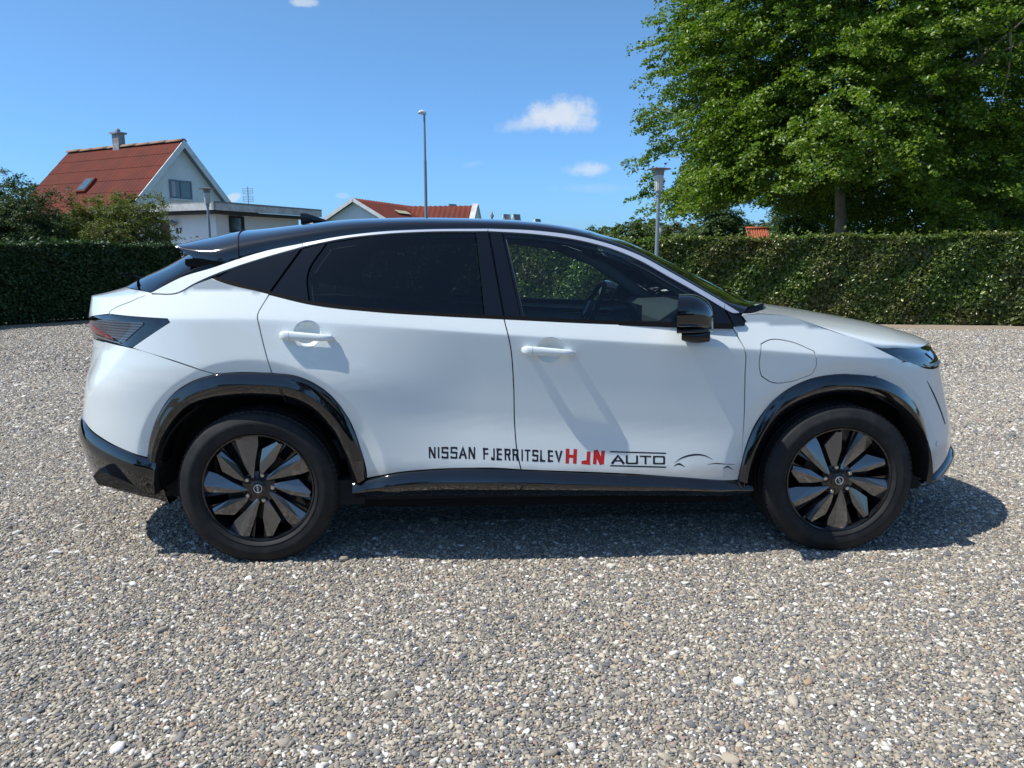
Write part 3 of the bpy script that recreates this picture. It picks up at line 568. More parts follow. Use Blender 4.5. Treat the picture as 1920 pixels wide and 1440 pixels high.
# ledge between the rear window and the tailgate, cowl between windscreen and bonnet
def bridge(name, a, b, mat, k=4):
    R = np.array([a*(1-t)+b*t for t in np.linspace(0, 1, k)]); return grid_mesh(name, R, mat, CAR)
nr = rw.shape[1]
us = np.interp(np.linspace(0, 1, (nr+1)//2), [0, 1], [-2.0, -3.0]); te = S_(us, 0*us+1.235); te = np.concatenate([te, (te[:-1]*[1, -1, 1])[::-1]])
bridge('tailgate_ledge', rw[-1]+[0, 0, -.004], te, M['white'])
bridge('cowl', ws[-1][np.linspace(0, nw-1, hood.shape[1]).astype(int)]+[0, 0, -.006], hood[2]+[0, 0, -.004], M['matte'])
hb = hood[0]+[.0, 0, .0]
mb = MB(); mb.tube(np.concatenate([roof[0][:18]+[0, -.001, .001]]), .0035, 6); mb.build('panel_joint', M['void'], CAR)
# spoiler
spd = densify(T['loft_spoiler']); spl = lsect(spd); so_ = grid_mesh('spoiler', spl, M['black'], CAR, flip=True)
R = []
for s_, row in zip(spd, spl):
    y = row[:, 1]; w_ = 1-(y/s_[1])**2; R.append(np.stack([row[:, 0]+.012, y*.97, np.minimum(s_[2]+.02*w_+(.02 if 0 else 0), row[:, 2]-.010)], 1))
grid_mesh('spoiler_underside', np.array(R), M['matte'], so_)
e0, e1 = spl[-1], np.array(R)[-1]; grid_mesh('spoiler_edge', np.array([e0, e1]), M['black'], so_, flip=True)
mb = MB(); rz = np.array([P(345, 486, -.60), P(352, 500, -.66), P(404, 504, -.69), P(400, 484, -.66)])
mb.prism([P(347, 486, -.70), P(347, 496, -.70), P(352, 500, -.70), P(404, 504, -.70), P(432, 494, -.70), P(372, 484, -.70)], (0, .08, 0)).build('spoiler_gusset', M['matte'], so_)
# side glazing and trim
panel('quarter_window', G, T['quarter_window'], M['pillar'], CAR, off=.002)
panel('door_pillar_trim', G, T['rear_door_pillar'], M['pillar'], CAR, off=.003)
panel('rear_side_window', G, T['rear_window_side'], M['glass_dark'], CAR, gap=.002, thick=.0)
panel('door_pillar', G, T['b_pillar_rear'], M['pillar'], CAR, off=.004, gap=.001); panel('door_pillar', G, T['b_pillar_front'], M['pillar'], CAR, off=.004)
panel('front_side_window', G, T['front_window'], M['glass'], CAR, gap=0, thick=.0)
panel('mirror_base_panel', G, T['mirror_patch'], M['pillar'], CAR, off=.004); panel('mirror_base_panel', G, T['mirror_patch_b'], M['pillar'], CAR, off=.004)
for k, mm in (('a', 'white'), ('b', 'trim'), ('c', 'trim'), ('d', 'trim')):
    panel('rear_pillar_panel' if k == 'a' else 'window_trim', G, T['window_trim_'+k], M[mm], CAR, off=.006, gap=.0012)
bl_ = np.array(T['belt']); up_ = bl_+[0, .012]; dn_ = bl_-[0, .008]
panel('waist_seal', G, [tuple(p) for p in dn_]+[tuple(p) for p in up_[::-1]], M['matte'], CAR, off=.009, gap=0)
# dark reveals behind window frames
for nm, po in (('window_reveal', [(-1.60, 1.31), (-1.30, 1.25), (-.83, 1.17), (-.24, 1.135), (.84, 1.10), (.90, 1.165), (.80, 1.215), (.655, 1.30), (.54, 1.37), (.42, 1.43), (.29, 1.48), (.17, 1.515), (-.09, 1.552), (-.3, 1.56), (-.6, 1.557), (-.85, 1.54), (-1.2, 1.488), (-1.51, 1.405), (-1.74, 1.33), (-1.89, 1.25)]),):
    hole1 = [(.56, 1.14), (-.14, 1.155), (-.215, 1.53), (-.085, 1.522), (.165, 1.48), (.285, 1.448), (.405, 1.395), (.52, 1.33), (.62, 1.27)]
    hole2 = [(-.84, 1.20), (-.28, 1.165), (-.345, 1.53), (-.6, 1.525), (-.85, 1.51), (-1.02, 1.47), (-1.13, 1.34), (-1.11, 1.24)]
    panel(nm, G, po, M['interior'], CAR, off=-.018, gap=0, holes=[hole1, hole2], res=.06, step=.04, curve=False)
# lamps
hl_ = T['headlight']
panel('headlight', S_, hl_, M['black'], CAR, off=lambda u, z: -.001+.004*sstep(u, 1.7, 2.0), gap=.0015)
panel('headlight_lens', S_, [(1.98, .945), (2.12, .948), (2.14, .915), (2.04, .905)], M['bluelens'], CAR, off=.008, gap=0, curve=False, thick=.004)
panel('running_light', S_, [(1.90, .898), (2.06, .888), (2.2, .885), (2.2, .873), (2.05, .874), (1.93, .884)], M['refl'], CAR, off=.008, gap=0, curve=False, thick=.006)
tlp = T['tail_light']; tl = panel('tail_light', S_, tlp, M['black'], CAR, off=-.001, gap=.0015)
c_ = np.array([T['tail_light'][i] for i in range(3, 6)])
tu = lambda px: px
panel('ribbed_lens', S_, [(-2.42, 1.105), (-2.25, 1.135), (-1.92, 1.135), (-1.915, 1.125), (-2.035, 1.045), (-2.08, 1.043), (-2.18, 1.065)], M['ribbed'], tl, off=.003, gap=0, curve=False, thick=.004, mirror=False)
panel('red_lens', S_, [(-3, 1.105), (-2.45, 1.105), (-2.36, 1.105), (-2.13, 1.050), (-2.19, 1.050), (-2.46, 1.08), (-3, 1.08)], M['red'], tl, off=.006, gap=0, curve=False, thick=.004, mirror=False)
panel('lamp_chrome', S_, [(-2.36, 1.062), (-2.20, 1.047), (-2.07, 1.036), (-2.07, 1.032), (-2.2, 1.038), (-2.36, 1.054)], M['refl'], tl, off=.007, gap=0, curve=False, thick=.004, mirror=False)
SLOT = T['slot']
fb_s = T['sensor'][0]
panel('parking_sensor', S_, circ2(fb_s, .016, 16, 1), M['trim'], CAR, off=.001, gap=0, step=.006, thick=.001); panel('parking_sensor_face', S_, circ2(fb_s, .011, 16, 1), M['white'], CAR, off=.0022, gap=0, step=.006, thick=.001)
# arch trims: ridge in the middle, sky above it and ground below
ARCH = [(0, -.02), (0, .004), (.02, .008), (.12, .014), (.28, .022), (.44, .029), (.50, .030), (.55, .028), (.75, .017), (.95, .004), (1, -.004), (1, -.07)]
band('wheel_arch_trim', S_, 'b_rarch_o', 'b_rarch_i', ARCH, M['black'], CAR)
band('wheel_arch_trim', S_, 'b_farch_o', 'b_farch_i', ARCH, M['black'], CAR)
SILL = [(0, -.02), (0, .003), (.04, .010), (.36, .034), (.42, .036), (.50, .033), (.94, .004), (1, -.01), (1, -.07)]
band('sill_panel', S_, 'b_sill_o', 'b_sill_i', SILL, M['black'], CAR)
mb = MB(); mb.box((-.93, -.80, .232), (.90, -.77, .29)); mb.build('sill_rail', M['matte'], CAR)
MB().box((-.93, .77, .232), (.90, .80, .29)).build('sill_rail', M['matte'], CAR)
for sg in (-1, 1): MB().box((-1.0, min(sg*.86, sg*.55), .292), (.95, max(sg*.86, sg*.55), .312)).build('light_seal', M['void'], CAR)  # dark box added to stop light leaking down inside the doors
def curve_line(name, uvs, off, wd, mat, parent, fn=S_):
    g, nf = surf(fn, 0.0); uv = np.array(densify(uvs, 4)); t = np.gradient(uv, axis=0); t /= np.linalg.norm(t, axis=1)[:, None]+1e-9; nn = np.stack([-t[:, 1], t[:, 0]], 1)*wd/2
    of = np.interp(np.linspace(0, 1, len(uv)), np.linspace(0, 1, len(off)), off)
    a, b_ = uv+nn, uv-nn; A = g(a[:, 0], a[:, 1])+nf(a[:, 0], a[:, 1])*of[:, None]; B = g(b_[:, 0], b_[:, 1])+nf(b_[:, 0], b_[:, 1])*of[:, None]; n = len(uv)
    mesh(name, list(A)+list(B), [(i, n+i, n+i+1, i+1) for i in range(n-1)], mat, parent)
for uv in ([(-.157, .436), (-.150, .385)], [(-.150, .385), (-.178, .310)], [(.888, .368), (.90, .335)], [(.90, .335), (.865, .300)]):
    top = uv[0][1] > .36
    curve_line('panel_joint', uv, [.006, .038] if uv[0][1] in (.436, .368) else [.038, .008], .006, M['void'], CAR)
curve_line('panel_joint', [(-1.263, .890), (-1.250, .835)], [.006, .031], .005, M['void'], CAR); curve_line('panel_joint', [(-1.250, .835), (-1.232, .775)], [.031, .002], .005, M['void'], CAR)
# under body, wheel wells
for sg in (-1, 1):
    for (xa, xb, ya, yb, za, zb) in ((-1.03, -.90, .80, .868, .27, .39), (1.76, 1.88, .5, .74, .265, .345)): MB().box((xa, min(sg*ya, sg*yb), za), (xb, max(sg*ya, sg*yb), zb)).build('light_seal', M['void'], CAR)  # more dark boxes added, closing gaps where lit ground showed through
mb = MB(); mb.box((-1.93, -.62, .24), (1.80, .62, .36)); mb.build('underbody', M['void'], CAR)
for xw in (-1.395, 1.385):
    for sg in (-1, 1):
        mb = MB(); v = []; n = 28; ys = [sg*.895, sg*.55]
        A = np.linspace(-.05, math.pi+.05, n)
        for a in A:
            for y in ys: v.append((xw+.465*math.cos(a), y, .36+.465*math.sin(a)))
        mb.add(v, [(2*i, 2*i+1, 2*i+3, 2*i+2) for i in range(n-1)]); mb.add([(xw+.465*math.cos(a), sg*.55, .36+.465*math.sin(a)) for a in A], [tuple(range(n))]); mb.build('wheel_well', M['void'], CAR)
# small rear diffuser blade
mb = MB(); q = [P(a, b_, -.80) for a, b_ in ((174, 893), (184, 881), (240, 905), (300, 930), (240, 921), (184, 909))]
mb.prism(q, (0, .10, 0)).build('diffuser_blade', M['black'], CAR)
# handles
def blob(secs, n=14, p=2.6, shear=0.):
    v = []; f = []; ym = secs[0][1]
    for (x, y, z, ry, rz_) in secs:
        for k in range(n):
            a = 2*math.pi*k/n; c_, s_ = math.cos(a), math.sin(a)
            yy = y+ry*np.sign(c_)*abs(c_)**(2/p); v.append((x+shear*(yy-ym), yy, z+rz_*np.sign(s_)*abs(s_)**(2/p)))
    m_ = len(secs)
    for i in range(m_-1):
        for k in range(n): f.append((i*n+k, (i+1)*n+k, (i+1)*n+(k+1) % n, i*n+(k+1) % n))
    f.append(tuple(range(n))); f.append(tuple(range((m_-1)*n, m_*n))[::-1]); return v, f
for dr, (u0, z0, u1, z1) in ((rd_, (-1.247, 1.083, -1.0, 1.070)), (fd_, (-.160, 1.012, .087, .997))):
    def bar(ta, tb, k=14):
        secs = []
        for t in np.linspace(ta, tb, k):
            u = u0+(u1-u0)*t; z = z0+(z1-z0)*t; q = S_(np.array(u), np.array(z)); ends = np.clip(min(t/.10, (1-t)/.16), 0, 1)**.55
            hh_ = (.021 if t < .25 else .021-.009*(t-.25))*(.42+.58*ends)
            secs.append((u, q[1]-.009-.016*ends, z, .004+.009*ends, hh_))
        return blob(secs)
    hd = MB().add(*bar(.205, 1)).build('door_handle', M['white'], dr, smooth=True, angle=40)
    MB().add(*bar(0, .198, 6)).build('handle_end', M['white'], hd, smooth=True, angle=40)
    for t in (.12, .9):
        u = u0+(u1-u0)*t; z = z0+(z1-z0)*t; q = S_(np.array(u), np.array(z)); MB().add(*blob([(u-.014, q[1]-.006, z, .022, .012), (u+.014, q[1]-.006, z, .022, .012)])).build('handle_mount', M['white'], hd, smooth=True)
# dark slit where far side of handles meets nothing; door mirror
mh = MB(); secs = []
for t in np.linspace(0, 1, 14):
    x = .532+.158*t; top = 1.150+.118*math.sqrt(max(0, 1-(max(0, t-.10)/.92)**2.6)); bot = 1.092+.010*t; zc_ = (top+bot)/2
    wd = .10*math.sqrt(max(.02, 1-(t*.93)**3)); secs.append((x, -1.02+.02*t, zc_, wd, (top-bot)/2))
mir = MB().add(*blob(secs, 28, 2.35, .34)).build('door_mirror', M['black'], CAR, smooth=True, angle=50)
secs = [(.534+.150*t, -1.015+.02*t, 1.112, .103*math.sqrt(max(.03, 1-(t*.93)**3)), .0125) for t in np.linspace(0, 1, 12)]
MB().add(*blob(secs, 24, 2.9, .34)).build('mirror_lower_shell', M['pillar'], mir, smooth=True, angle=50)
secs = [(.545+.128*t, -1.018+.02*t, 1.134, .1055*math.sqrt(max(.03, 1-(t*.95)**3)), .0022) for t in np.linspace(0, 1, 12)]
MB().add(*blob(secs, 24, 2.9, .34)).build('indicator_strip', M['refl'], mir, smooth=True, angle=50)
ft = []
for t in np.linspace(0, 1, 9): ft.append((.560+.128*t, -.985, 1.088-.006*math.sin(t*3.1), .080*(1-.35*t), .012+.026*math.sqrt(max(0, 1-(2*min(t, .8)/1.6-.75)**2*1.2))))
MB().add(*blob(ft, 20, 2.3, .3)).build('mirror_foot', M['pillar'], mir, smooth=True, angle=50)
MB().add(*blob([(.62+.06*t, -.90, 1.085+.02*t, .09, .022) for t in (0, .5, 1)], 12)).build('mirror_arm', M['pillar'], mir, smooth=True, angle=50)
mg = [(.5305+.34*.088*math.cos(a)-.001, -1.02+.088*math.cos(a), 1.178+.062*math.sin(a)) for a in np.linspace(0, 2*math.pi, 20, endpoint=False)]
MB().add(mg, [tuple(range(20))[::-1]]).build('mirror_glass', M['refl'], mir)
# far mirror
secs = []
for t in np.linspace(0, 1, 10):
    x = .532+.150*t; top = 1.150+.112*math.sqrt(max(0, 1-(max(0, t-.12)/.90)**2.2)); secs.append((x, 1.02-.02*t, (top+1.09)/2, .10*math.sqrt(max(.02, 1-(t*.93)**3)), (top-1.09)/2))
mf = MB().add(*blob(secs, 20, 2.9)).build('door_mirror', M['black'], CAR, smooth=True, angle=50)
MB().add([(.530, 1.02+.085*math.cos(a), 1.178+.058*math.sin(a)) for a in np.linspace(0, 2*math.pi, 20, endpoint=False)], [tuple(range(20))]).build('mirror_glass', M['refl'], mf)
# shark fin, wiper
v, f = blob([(x, 0, 1.606+h/2, wd, h/2) for x, h, wd in ((-1.335, .062, .006), (-1.30, .060, .012), (-1.26, .048, .018), (-1.21, .030, .02), (-1.15, .008, .014))], 12, 2)
MB().add(v, f).build('roof_antenna', M['pillar'], CAR, smooth=True, angle=50)
mb = MB(); mb.tube([(-2.23, -.02, 1.285), (-2.17, -.16, 1.315), (-2.11, -.42, 1.348)], [.009, .008, .005], 8); mb.tube([(-2.18, -.05, 1.305), (-2.08, -.55, 1.345)], [.007, .006], 6); mb.build('rear_wiper', M['matte'], CAR, smooth=True)
# interior
mb = MB(); mb.box((-1.6, -.72, .45), (.95, .72, .55)); mb.build('cabin_floor', M['interior'], CAR)
mb = MB(); v = []; 
for (x, z) in ((.62, .55), (.58, .98), (.60, 1.10), (.68, 1.165), (.86, 1.17), (1.0, 1.14), (1.0, .55)):
    for y in (-.74, .74): v.append((x, y, z))
mb.add(v, [(2*i, 2*i+1, (2*i+3), 2*i+2) for i in range(6)]+[tuple(range(0, 14, 2)), tuple(range(1, 14, 2))[::-1]]); mb.build('dashboard', M['interior'], CAR)
MB().box((.50, -.30, 1.03), (.53, .36, 1.17)).build('dashboard_screen', M['screen'], CAR)
mb = MB(); a_ = np.linspace(0, 2*math.pi, 33); ctr = np.array([.36, .40, 1.10]); e1_ = np.array([.42, 0, .91]); e1_ /= np.linalg.norm(e1_)
mb.tube([ctr+.185*(math.cos(a)*np.array([0, 1, 0])+math.sin(a)*e1_) for a in a_], .016, 8, False); sw = mb.build('steering_wheel', M['matte'], CAR, smooth=True)
n_ = np.cross(e1_, [0, 1, 0]); mb = MB(); mb.tube([ctr-n_*.02, ctr+n_*.03], [.06, .055], 14); mb.obox(ctr-np.array([0, .17, 0])-n_*.004, (0, .34, 0), e1_*.03, n_*.012); mb.obox(ctr-np.array([0, .02, 0])-e1_*.17, (0, .04, 0), e1_*.16, n_*.012); mb.build('wheel_hub', M['interior'], sw)
def seat(x, y):
    mb = MB(); st = []
    for (dx, z, wx, wy) in ((0, .56, .10, .24), (-.02, .80, .09, .25), (-.08, 1.02, .07, .24), (-.13, 1.14, .05, .20), (-.15, 1.17, .04, .16)): st.append((x+dx, z, wx, wy))
    v = []; n = 16
    for (X, z, wx, wy) in st:
        for k in range(n):
            a = 2*math.pi*k/n; c_, s2 = math.cos(a), math.sin(a); v.append((X+wx*np.sign(c_)*abs(c_)**.7, y+wy*np.sign(s2)*abs(s2)**.7, z))
    f = [(i*n+k, i*n+(k+1) % n, (i+1)*n+(k+1) % n, (i+1)*n+k) for i in range(len(st)-1) for k in range(n)]+[tuple(range((len(st)-1)*n, len(st)*n))]
    mb.add(v, f); mb.box((x, y-.25, .5), (x+.5, y+.25, .66)); s0 = mb.build('seat', M['interior'], CAR, smooth=True, angle=50)
    MB().add(*blob([(x-.20, y, 1.275, .10, .05), (x-.17, y, 1.285, .12, .075), (x-.13, y, 1.28, .12, .075), (x-.10, y, 1.275, .10, .05)], 14)).build('headrest', M['interior'], s0, smooth=True)
for y in (-.38, .38): seat(-.42, y); seat(-1.25, y)
panel('door_card', S_, [(-.9, .5), (.8, .5), (.85, 1.06), (.2, 1.085), (-.3, 1.10), (-1.1, 1.15)], M['interior2'], CAR, off=-.075, gap=0, res=.1, step=.1, curve=False)
# pale inner lining of the a-pillars
for sg in (-1, 1):
    pr = [(.22, .66, 1.47), (.42, .69, 1.40), (.60, .73, 1.29), (.80, .79, 1.15)]
    MB().tube([(x, sg*y, z) for x, y, z in pr], [.03, .035, .04, .04], 8).build('pillar_lining', M['interior2'], CAR, smooth=True)
hl3 = lsect([(a, b*.96, c-.04, d, e-.045, p) for (a, b, c, d, e, p) in T['loft_roof']]); grid_mesh('headliner', hl3, M['interior2'], CAR)
MB().add(*blob([(.30, 0, 1.44, .12, .03), (.33, 0, 1.44, .12, .03)])).build('rear_view_mirror', M['matte'], CAR, smooth=True)
# ---------------- wheels ----------------
RIMR = .261
A_ = [(.955, 112.4), (.965, 101), (.952, 89.3), (.777, 89), (.484, 95), (.204, 113), (.189, 131), (.496, 118), (.75, 114)]
B_ = [(.711, 83), (.928, 66.7), (.921, 60), (.58, 58), (.271, 73), (.175, 88), (.448, 85)]
def wheel(xw, yo, side, rot, near=True, steer=0.):
    """side -1 = near; outer face of the rim at y = yo"""
    zc_ = .362; c = np.array([xw, yo, zc_]); s = float(-side)            # s: +1 direction towards the car centre for near side
    rimm = MB(); prof = [(RIMR, 0), (RIMR-.003, -.004), (RIMR-.010, -.002), (RIMR-.014, .012), (RIMR-.022, .05), (RIMR-.024, .19), (.10, .19), (0, .19)]
    rimm.lathe([(r, h*s) for r, h in prof], c, 'y', 72)
    root = rimm.build('wheel', M['rim'], CAR, smooth=True, angle=35)
    tp = [(RIMR-.003, .004), (RIMR+.004, -.008), (RIMR+.016, -.0165), (RIMR+.020, -.0145), (RIMR+.045, -.021), (RIMR+.060, -.021), (RIMR+.062, -.0195), (RIMR+.085, -.014), (RIMR+.095, -.004), (.3630, .008), (.3672, .022)]
    for k in range(4): a = .030+.046*k; tp += [(.3682, a), (.3682, a+.033), (.3605, a+.036), (.3605, a+.043)]
    tp += [(.3705, .222), (.360, .240), (RIMR+.05, .25), (RIMR, .23)]
    v = []; f = []; n = 160; tyre = MB(); tyre.lathe([(min(r, .3705) if True else r, h*s) for r, h in tp], c, 'y', n)
    V = np.array(tyre.v); V[:, 2] = np.where(V[:, 2] < -.002, -.002, V[:, 2]); tyre.v = [tuple(p) for p in V]
    tyre.build('tyre', M['rubber'], root, smooth=True, angle=40)
    # shoulder blocks of the tread
    tb = MB()
    for k in range(84):
        a = 2*math.pi*k/84
        er = np.array([math.cos(a), 0, math.sin(a)]); et = np.array([-math.sin(a), 0, math.cos(a)])
        if zc_+.371*er[2] < .004: continue
        p0 = c+er*.3548+et*(-.0105); tb.obox(p0+np.array([0, s*.006, 0]), et*.021, er*.0142, np.array([0, s*.024, 0]))
    if near: tb.build('tread_blocks', M['rubber'], root)
    if not near: return root
    ds_ = MB(); ds_.lathe([(0, .05*s), (.165, .05*s), (.165, .075*s), (0, .075*s)], c, 'y', 48); ds_.build('brake_disc', M['disc'], root, smooth=True, angle=35)
    hubm = MB(); hubm.lathe([(0, .004*s), (.05, .006*s), (.078, .016*s), (.085, .045*s), (0, .05*s)], c, 'y', 40); hubm.build('hub', M['rim'], root, smooth=True, angle=35)
    def pol(r, a, h=0.): a = math.radians(a+rot); return c+np.array([RIMR*r*math.cos(a), h*s, RIMR*r*math.sin(a)])
    for k in range(5):
        dA = 72*k
        # recessed double spoke with the lug nut at its root
        sp_ = MB()
        for da in (-5.5, 5.5):
            q = [pol(.16, 51+dA+da*3.2+12, .012), pol(.30, 51+dA+da*2.0+8, .010), pol(.94, 51+dA+da*.95, .014), pol(.94, 51+dA+da*.95+3.6*np.sign(da), .018), pol(.30, 51+dA+da*2.6+8, .018), pol(.16, 51+dA+da*4+12, .018)]
            sp_.prism(q, (0, s*.03, 0))
        sp_.build('spoke', M['rim'], root)
        for nm, pg, ridge in (('blade', A_, [(.20, 122), (.96, 104 if k % 2 else 106)]), ('blade', B_, [(.20, 82), (.925, 64)])):
            # faceted blade: the ridge line stands proud, both sides fall away from it
            n = len(pg); r0, r1 = ridge; q0 = pol(r0[0], r0[1]+dA); q1 = pol(r1[0], r1[1]+dA)
            base2 = [pol(r, a+dA) for (r, a) in pg]; pol2 = np.array([(p[0], p[2]) for p in base2]); A2 = np.array([q0[0], q0[2]]); B2 = np.array([q1[0], q1[2]])
            cen2 = pol2.mean(0); A2 = A2*.94+cen2*.06; B2 = B2*.97+cen2*.03
            vv, ee, fff, *_ = delaunay_2d_cdt([Vector(p) for p in list(pol2)+[A2, B2]], [(i, (i+1) % n) for i in range(n)]+[(n, n+1)], [], 0, 1e-7)
            X = np.array([(a[0], a[1]) for a in vv]); ab = B2-A2; tt = np.clip(((X-A2)@ab)/(ab@ab), 0, 1); dist = np.linalg.norm(X-(A2+tt[:, None]*ab), axis=1)
            rr_ = np.linalg.norm(X-np.array([c[0], c[2]]), axis=1)/RIMR; hgt = -.002+.42*dist+.010*np.clip(1-rr_/.5, 0, 1)
            V = [np.array([x[0], yo+h*s, x[1]]) for x, h in zip(X, hgt)]; F = []
            for f_ in fff:
                cc_ = X[list(f_)].mean(0)
                if pip(np.array([cc_]), pol2)[0]:
                    nn_ = np.cross(V[f_[1]]-V[f_[0]], V[f_[2]]-V[f_[0]]); F.append(tuple(f_) if nn_[1]*(-s) > 0 else tuple(f_)[::-1])
            id0 = [int(np.argmin(np.linalg.norm(X-p, axis=1))) for p in pol2]; o_ = len(V); V += [V[i]+np.array([0, s*.024, 0]) for i in id0]
            for i in range(n): j = (i+1) % n; F.append((id0[i], id0[j], o_+j, o_+i))
            mesh(nm, V, F, M['blade'], root)
        p = pol(.245, 71+dA, 0.); lg = MB(); lg.lathe([(0, .002*s), (.008, .003*s), (.0105, .008*s), (.0105, .03*s)], p, 'y', 12); lg.build('lug_nut', M['metal'], root, smooth=True, angle=40)
        lg = MB(); lg.lathe([(.0105, .012*s), (.017, .004*s), (.0195, .006*s), (.0195, .04*s)], p, 'y', 16); lg.build('nut_pocket', M['void'], root, smooth=True, angle=40)
    capm = MB(); capm.lathe([(0, -.006*s), (.030, -.006*s), (.036, -.003*s), (.038, .02*s)], c, 'y', 5 if False else 36); cp = capm.build('centre_cap', M['rim'], root, smooth=True, angle=40)
    return root, c, s
R_WH = wheel(-1.3875, -.885, -1, 0); F_WH = wheel(1.3875, -.885, -1, 30)
wheel(-1.3875, .885, 1, 12, False); wheel(1.3875, .885, 1, 47, False)
# ---------------- lettering ----------------
def arc(cx_, cy_, rx, ry, a0, a1, n=7): return [(cx_+rx*math.cos(math.radians(a)), cy_+ry*math.sin(math.radians(a))) for a in np.linspace(a0, a1, n)]
r_ = .2
def rr(x, y, w_, h_, r, corners): return None
Gl = {
 'N': [[(0, 0), (0, 1)], [(0, 1), (1, 0)], [(1, 0), (1, 1)]],
 'I': [[(.5, 0), (.5, 1)]],
 'S': [arc(.78, .78, .22, .22, 10, 90, 4)+arc(.22, .78, .22, .22, 90, 180, 4)+arc(.22, .74, .22, .22, 180, 270, 4)+arc(.78, .30, .22, .22, 90, 0, 4)+arc(.78, .22, .22, .22, 0, -90, 4)+arc(.22, .22, .22, .22, 270, 190, 4)],
 'A': [[(0, 0), (.5, 1), (1, 0)], [(.18, .32), (.82, .32)]],
 'F': [[(0, 0), (0, 1), (1, 1)], [(0, .52), (.85, .52)]],
 'J': [[(1, 1), (1, .25)]+arc(.75, .25, .25, .25, 0, -90, 4)+arc(.25, .25, .25, .25, 270, 185, 4)],
 'j': [[(1, 1), (1, .18), (.82, 0), (0, 0)]],
 'E': [[(1, 1), (0, 1), (0, 0), (1, 0)], [(0, .52), (.9, .52)]],
 'R': [[(0, 0), (0, 1)]+[(.7, 1)]+arc(.72, .78, .28, .22, 70, -70, 5)+[(.7, .52), (.0, .52)], [(.62, .52), (1, 0)]],
 'T': [[(0, 1), (1, 1)], [(.5, 1), (.5, 0)]],
 'L': [[(0, 1), (0, 0), (1, 0)]],
 'V': [[(0, 1), (.5, 0), (1, 1)]],
 'H': [[(0, 0), (0, 1)], [(1, 0), (1, 1)], [(0, .5), (1, .5)]],
 'U': [[(0, 1), (0, .25)]+arc(.25, .25, .25, .25, 180, 270, 4)+arc(.75, .25, .25, .25, 270, 360, 4)+[(1, 1)]],
 'O': [arc(.78, .74, .22, .26, 0, 90, 4)+arc(.22, .74, .22, .26, 90, 180, 4)+arc(.22, .26, .22, .26, 180, 270, 4)+arc(.78, .26, .22, .26, 270, 360, 4)+[(1, .74)]],
 '8': [arc(.5, .76, .42, .24, 0, 360, 13), arc(.5, .26, .5, .26, 0, 360, 13)], '7': [[(0, 1), (1, 1), (.35, 0)]],
}
def stroke_polys(pts, w0, w1, closed=False):
    """mitred ribbon; w0 = width of horizontal-going, w1 = of vertical strokes; pts in metres"""
    p = np.array(pts, float); n = len(p); d = np.diff(p, axis=0); L = np.linalg.norm(d, axis=1); k = np.r_[True, L > 1e-6]; p = p[k]; n = len(p)
    d = np.diff(p, axis=0); d /= np.linalg.norm(d, axis=1)[:, None]; nn = np.stack([-d[:, 1], d[:, 0]], 1)
    a = []; b_ = []
    for i in range(n):
        if i == 0: m_ = nn[0]; sc = 1
        elif i == n-1: m_ = nn[-1]; sc = 1
        else: m_ = nn[i-1]+nn[i]; m_ /= max(np.linalg.norm(m_), .2); sc = 1/max(.45, np.dot(m_, nn[i]))
        wd = abs(m_[1])*w0+abs(m_[0])*w1
        a.append(p[i]+m_*wd/2*sc); b_.append(p[i]-m_*wd/2*sc)
    return a, b_
def write(word, quad, mat, parent, name, wr=.62, th=.16, thx=None, gapr=.28, fn=None, off=.0004, up=None):
    """letters as thin vinyl on surface fn; quad = (tl, tr, br, bl)"""
    thx = thx or th; tl, tr, br, bl_q = [np.array(q) for q in quad]
    ws_ = [{'I': .22, 'J': .62, 'j': .92, 'T': .95}.get(ch_, 1) for ch_ in word]; tot = sum(ws_)+gapr*(len(word)-1); W_ = np.linalg.norm(tr-tl); H_ = np.linalg.norm(tl-bl_q)
    mb = MB(); x = 0; lay = 0
    for ch_, cw_ in zip(word, ws_):
        for st in Gl[ch_]:
            px = []
            for ip, (a, b_) in enumerate(st):
                X = (x+a*cw_)/tot if ch_ != 'I' else (x+.11)/tot
                hx = thx*H_/2
                xx = X*W_; xx = min(max(xx, x/tot*W_+hx), (x+cw_)/tot*W_-hx) if ch_ in 'HEFLRNSOUJj8' else xx
                yy = th*H_/2+b_*(H_-th*H_) if ch_ not in 'AVTNHI' or 1 else b_*H_
                if ch_ in 'AVNHITFLJRU' and b_ in (0, 1) and ip in (0, len(st)-1) and not (ch_ in 'TFRL' and b_ == (1 if ch_ in 'TFR' else 0)): yy = b_*H_
                if ch_ == '7' and b_ == 0: yy = 0
                px.append((xx, yy))
            # subdivide
            q = [np.array(px[0])]
            for i in range(len(px)-1):
                e_ = np.array(px[i+1]); s0 = np.array(px[i]); k = max(1, int(np.linalg.norm(e_-s0)/.02))
                for t in range(1, k+1): q.append(s0+(e_-s0)*t/k)
            a, b2 = stroke_polys(q, th*H_, thx*H_)
            def mp(p, lay=lay):
                X, Y = p[0]/W_, p[1]/H_; uv = (tl*(1-X)+tr*X)*Y+(bl_q*(1-X)+br*X)*(1-Y)
                return fn(uv, off+.00006*(lay % 5))
            V = [mp(p) for p in a]+[mp(p) for p in b2]; n = len(a)
            mb.add(V, [(i, n+i, n+i+1, i+1) for i in range(n-1)]); lay += 1
        x += cw_+gapr
    return mb.build(name, mat, parent)
gS, nS = surf(S_)
def onS(uv, o): u, z = np.array([uv[0]]), np.array([uv[1]]); return (gS(u, z)+nS(u, z)*o)[0]
write('NISSAN', T['txt_nissan'], M['ink'], rd_, 'lettering', th=.15, thx=.13, gapr=.34, fn=onS)
q = [np.array(p) for p in T['txt_fj']]; q0, q1, q2, q3 = q
sp_ = (-.150-q0[0])/(q1[0]-q0[0]); tot_ = 8*1+.22+.22+.34*9
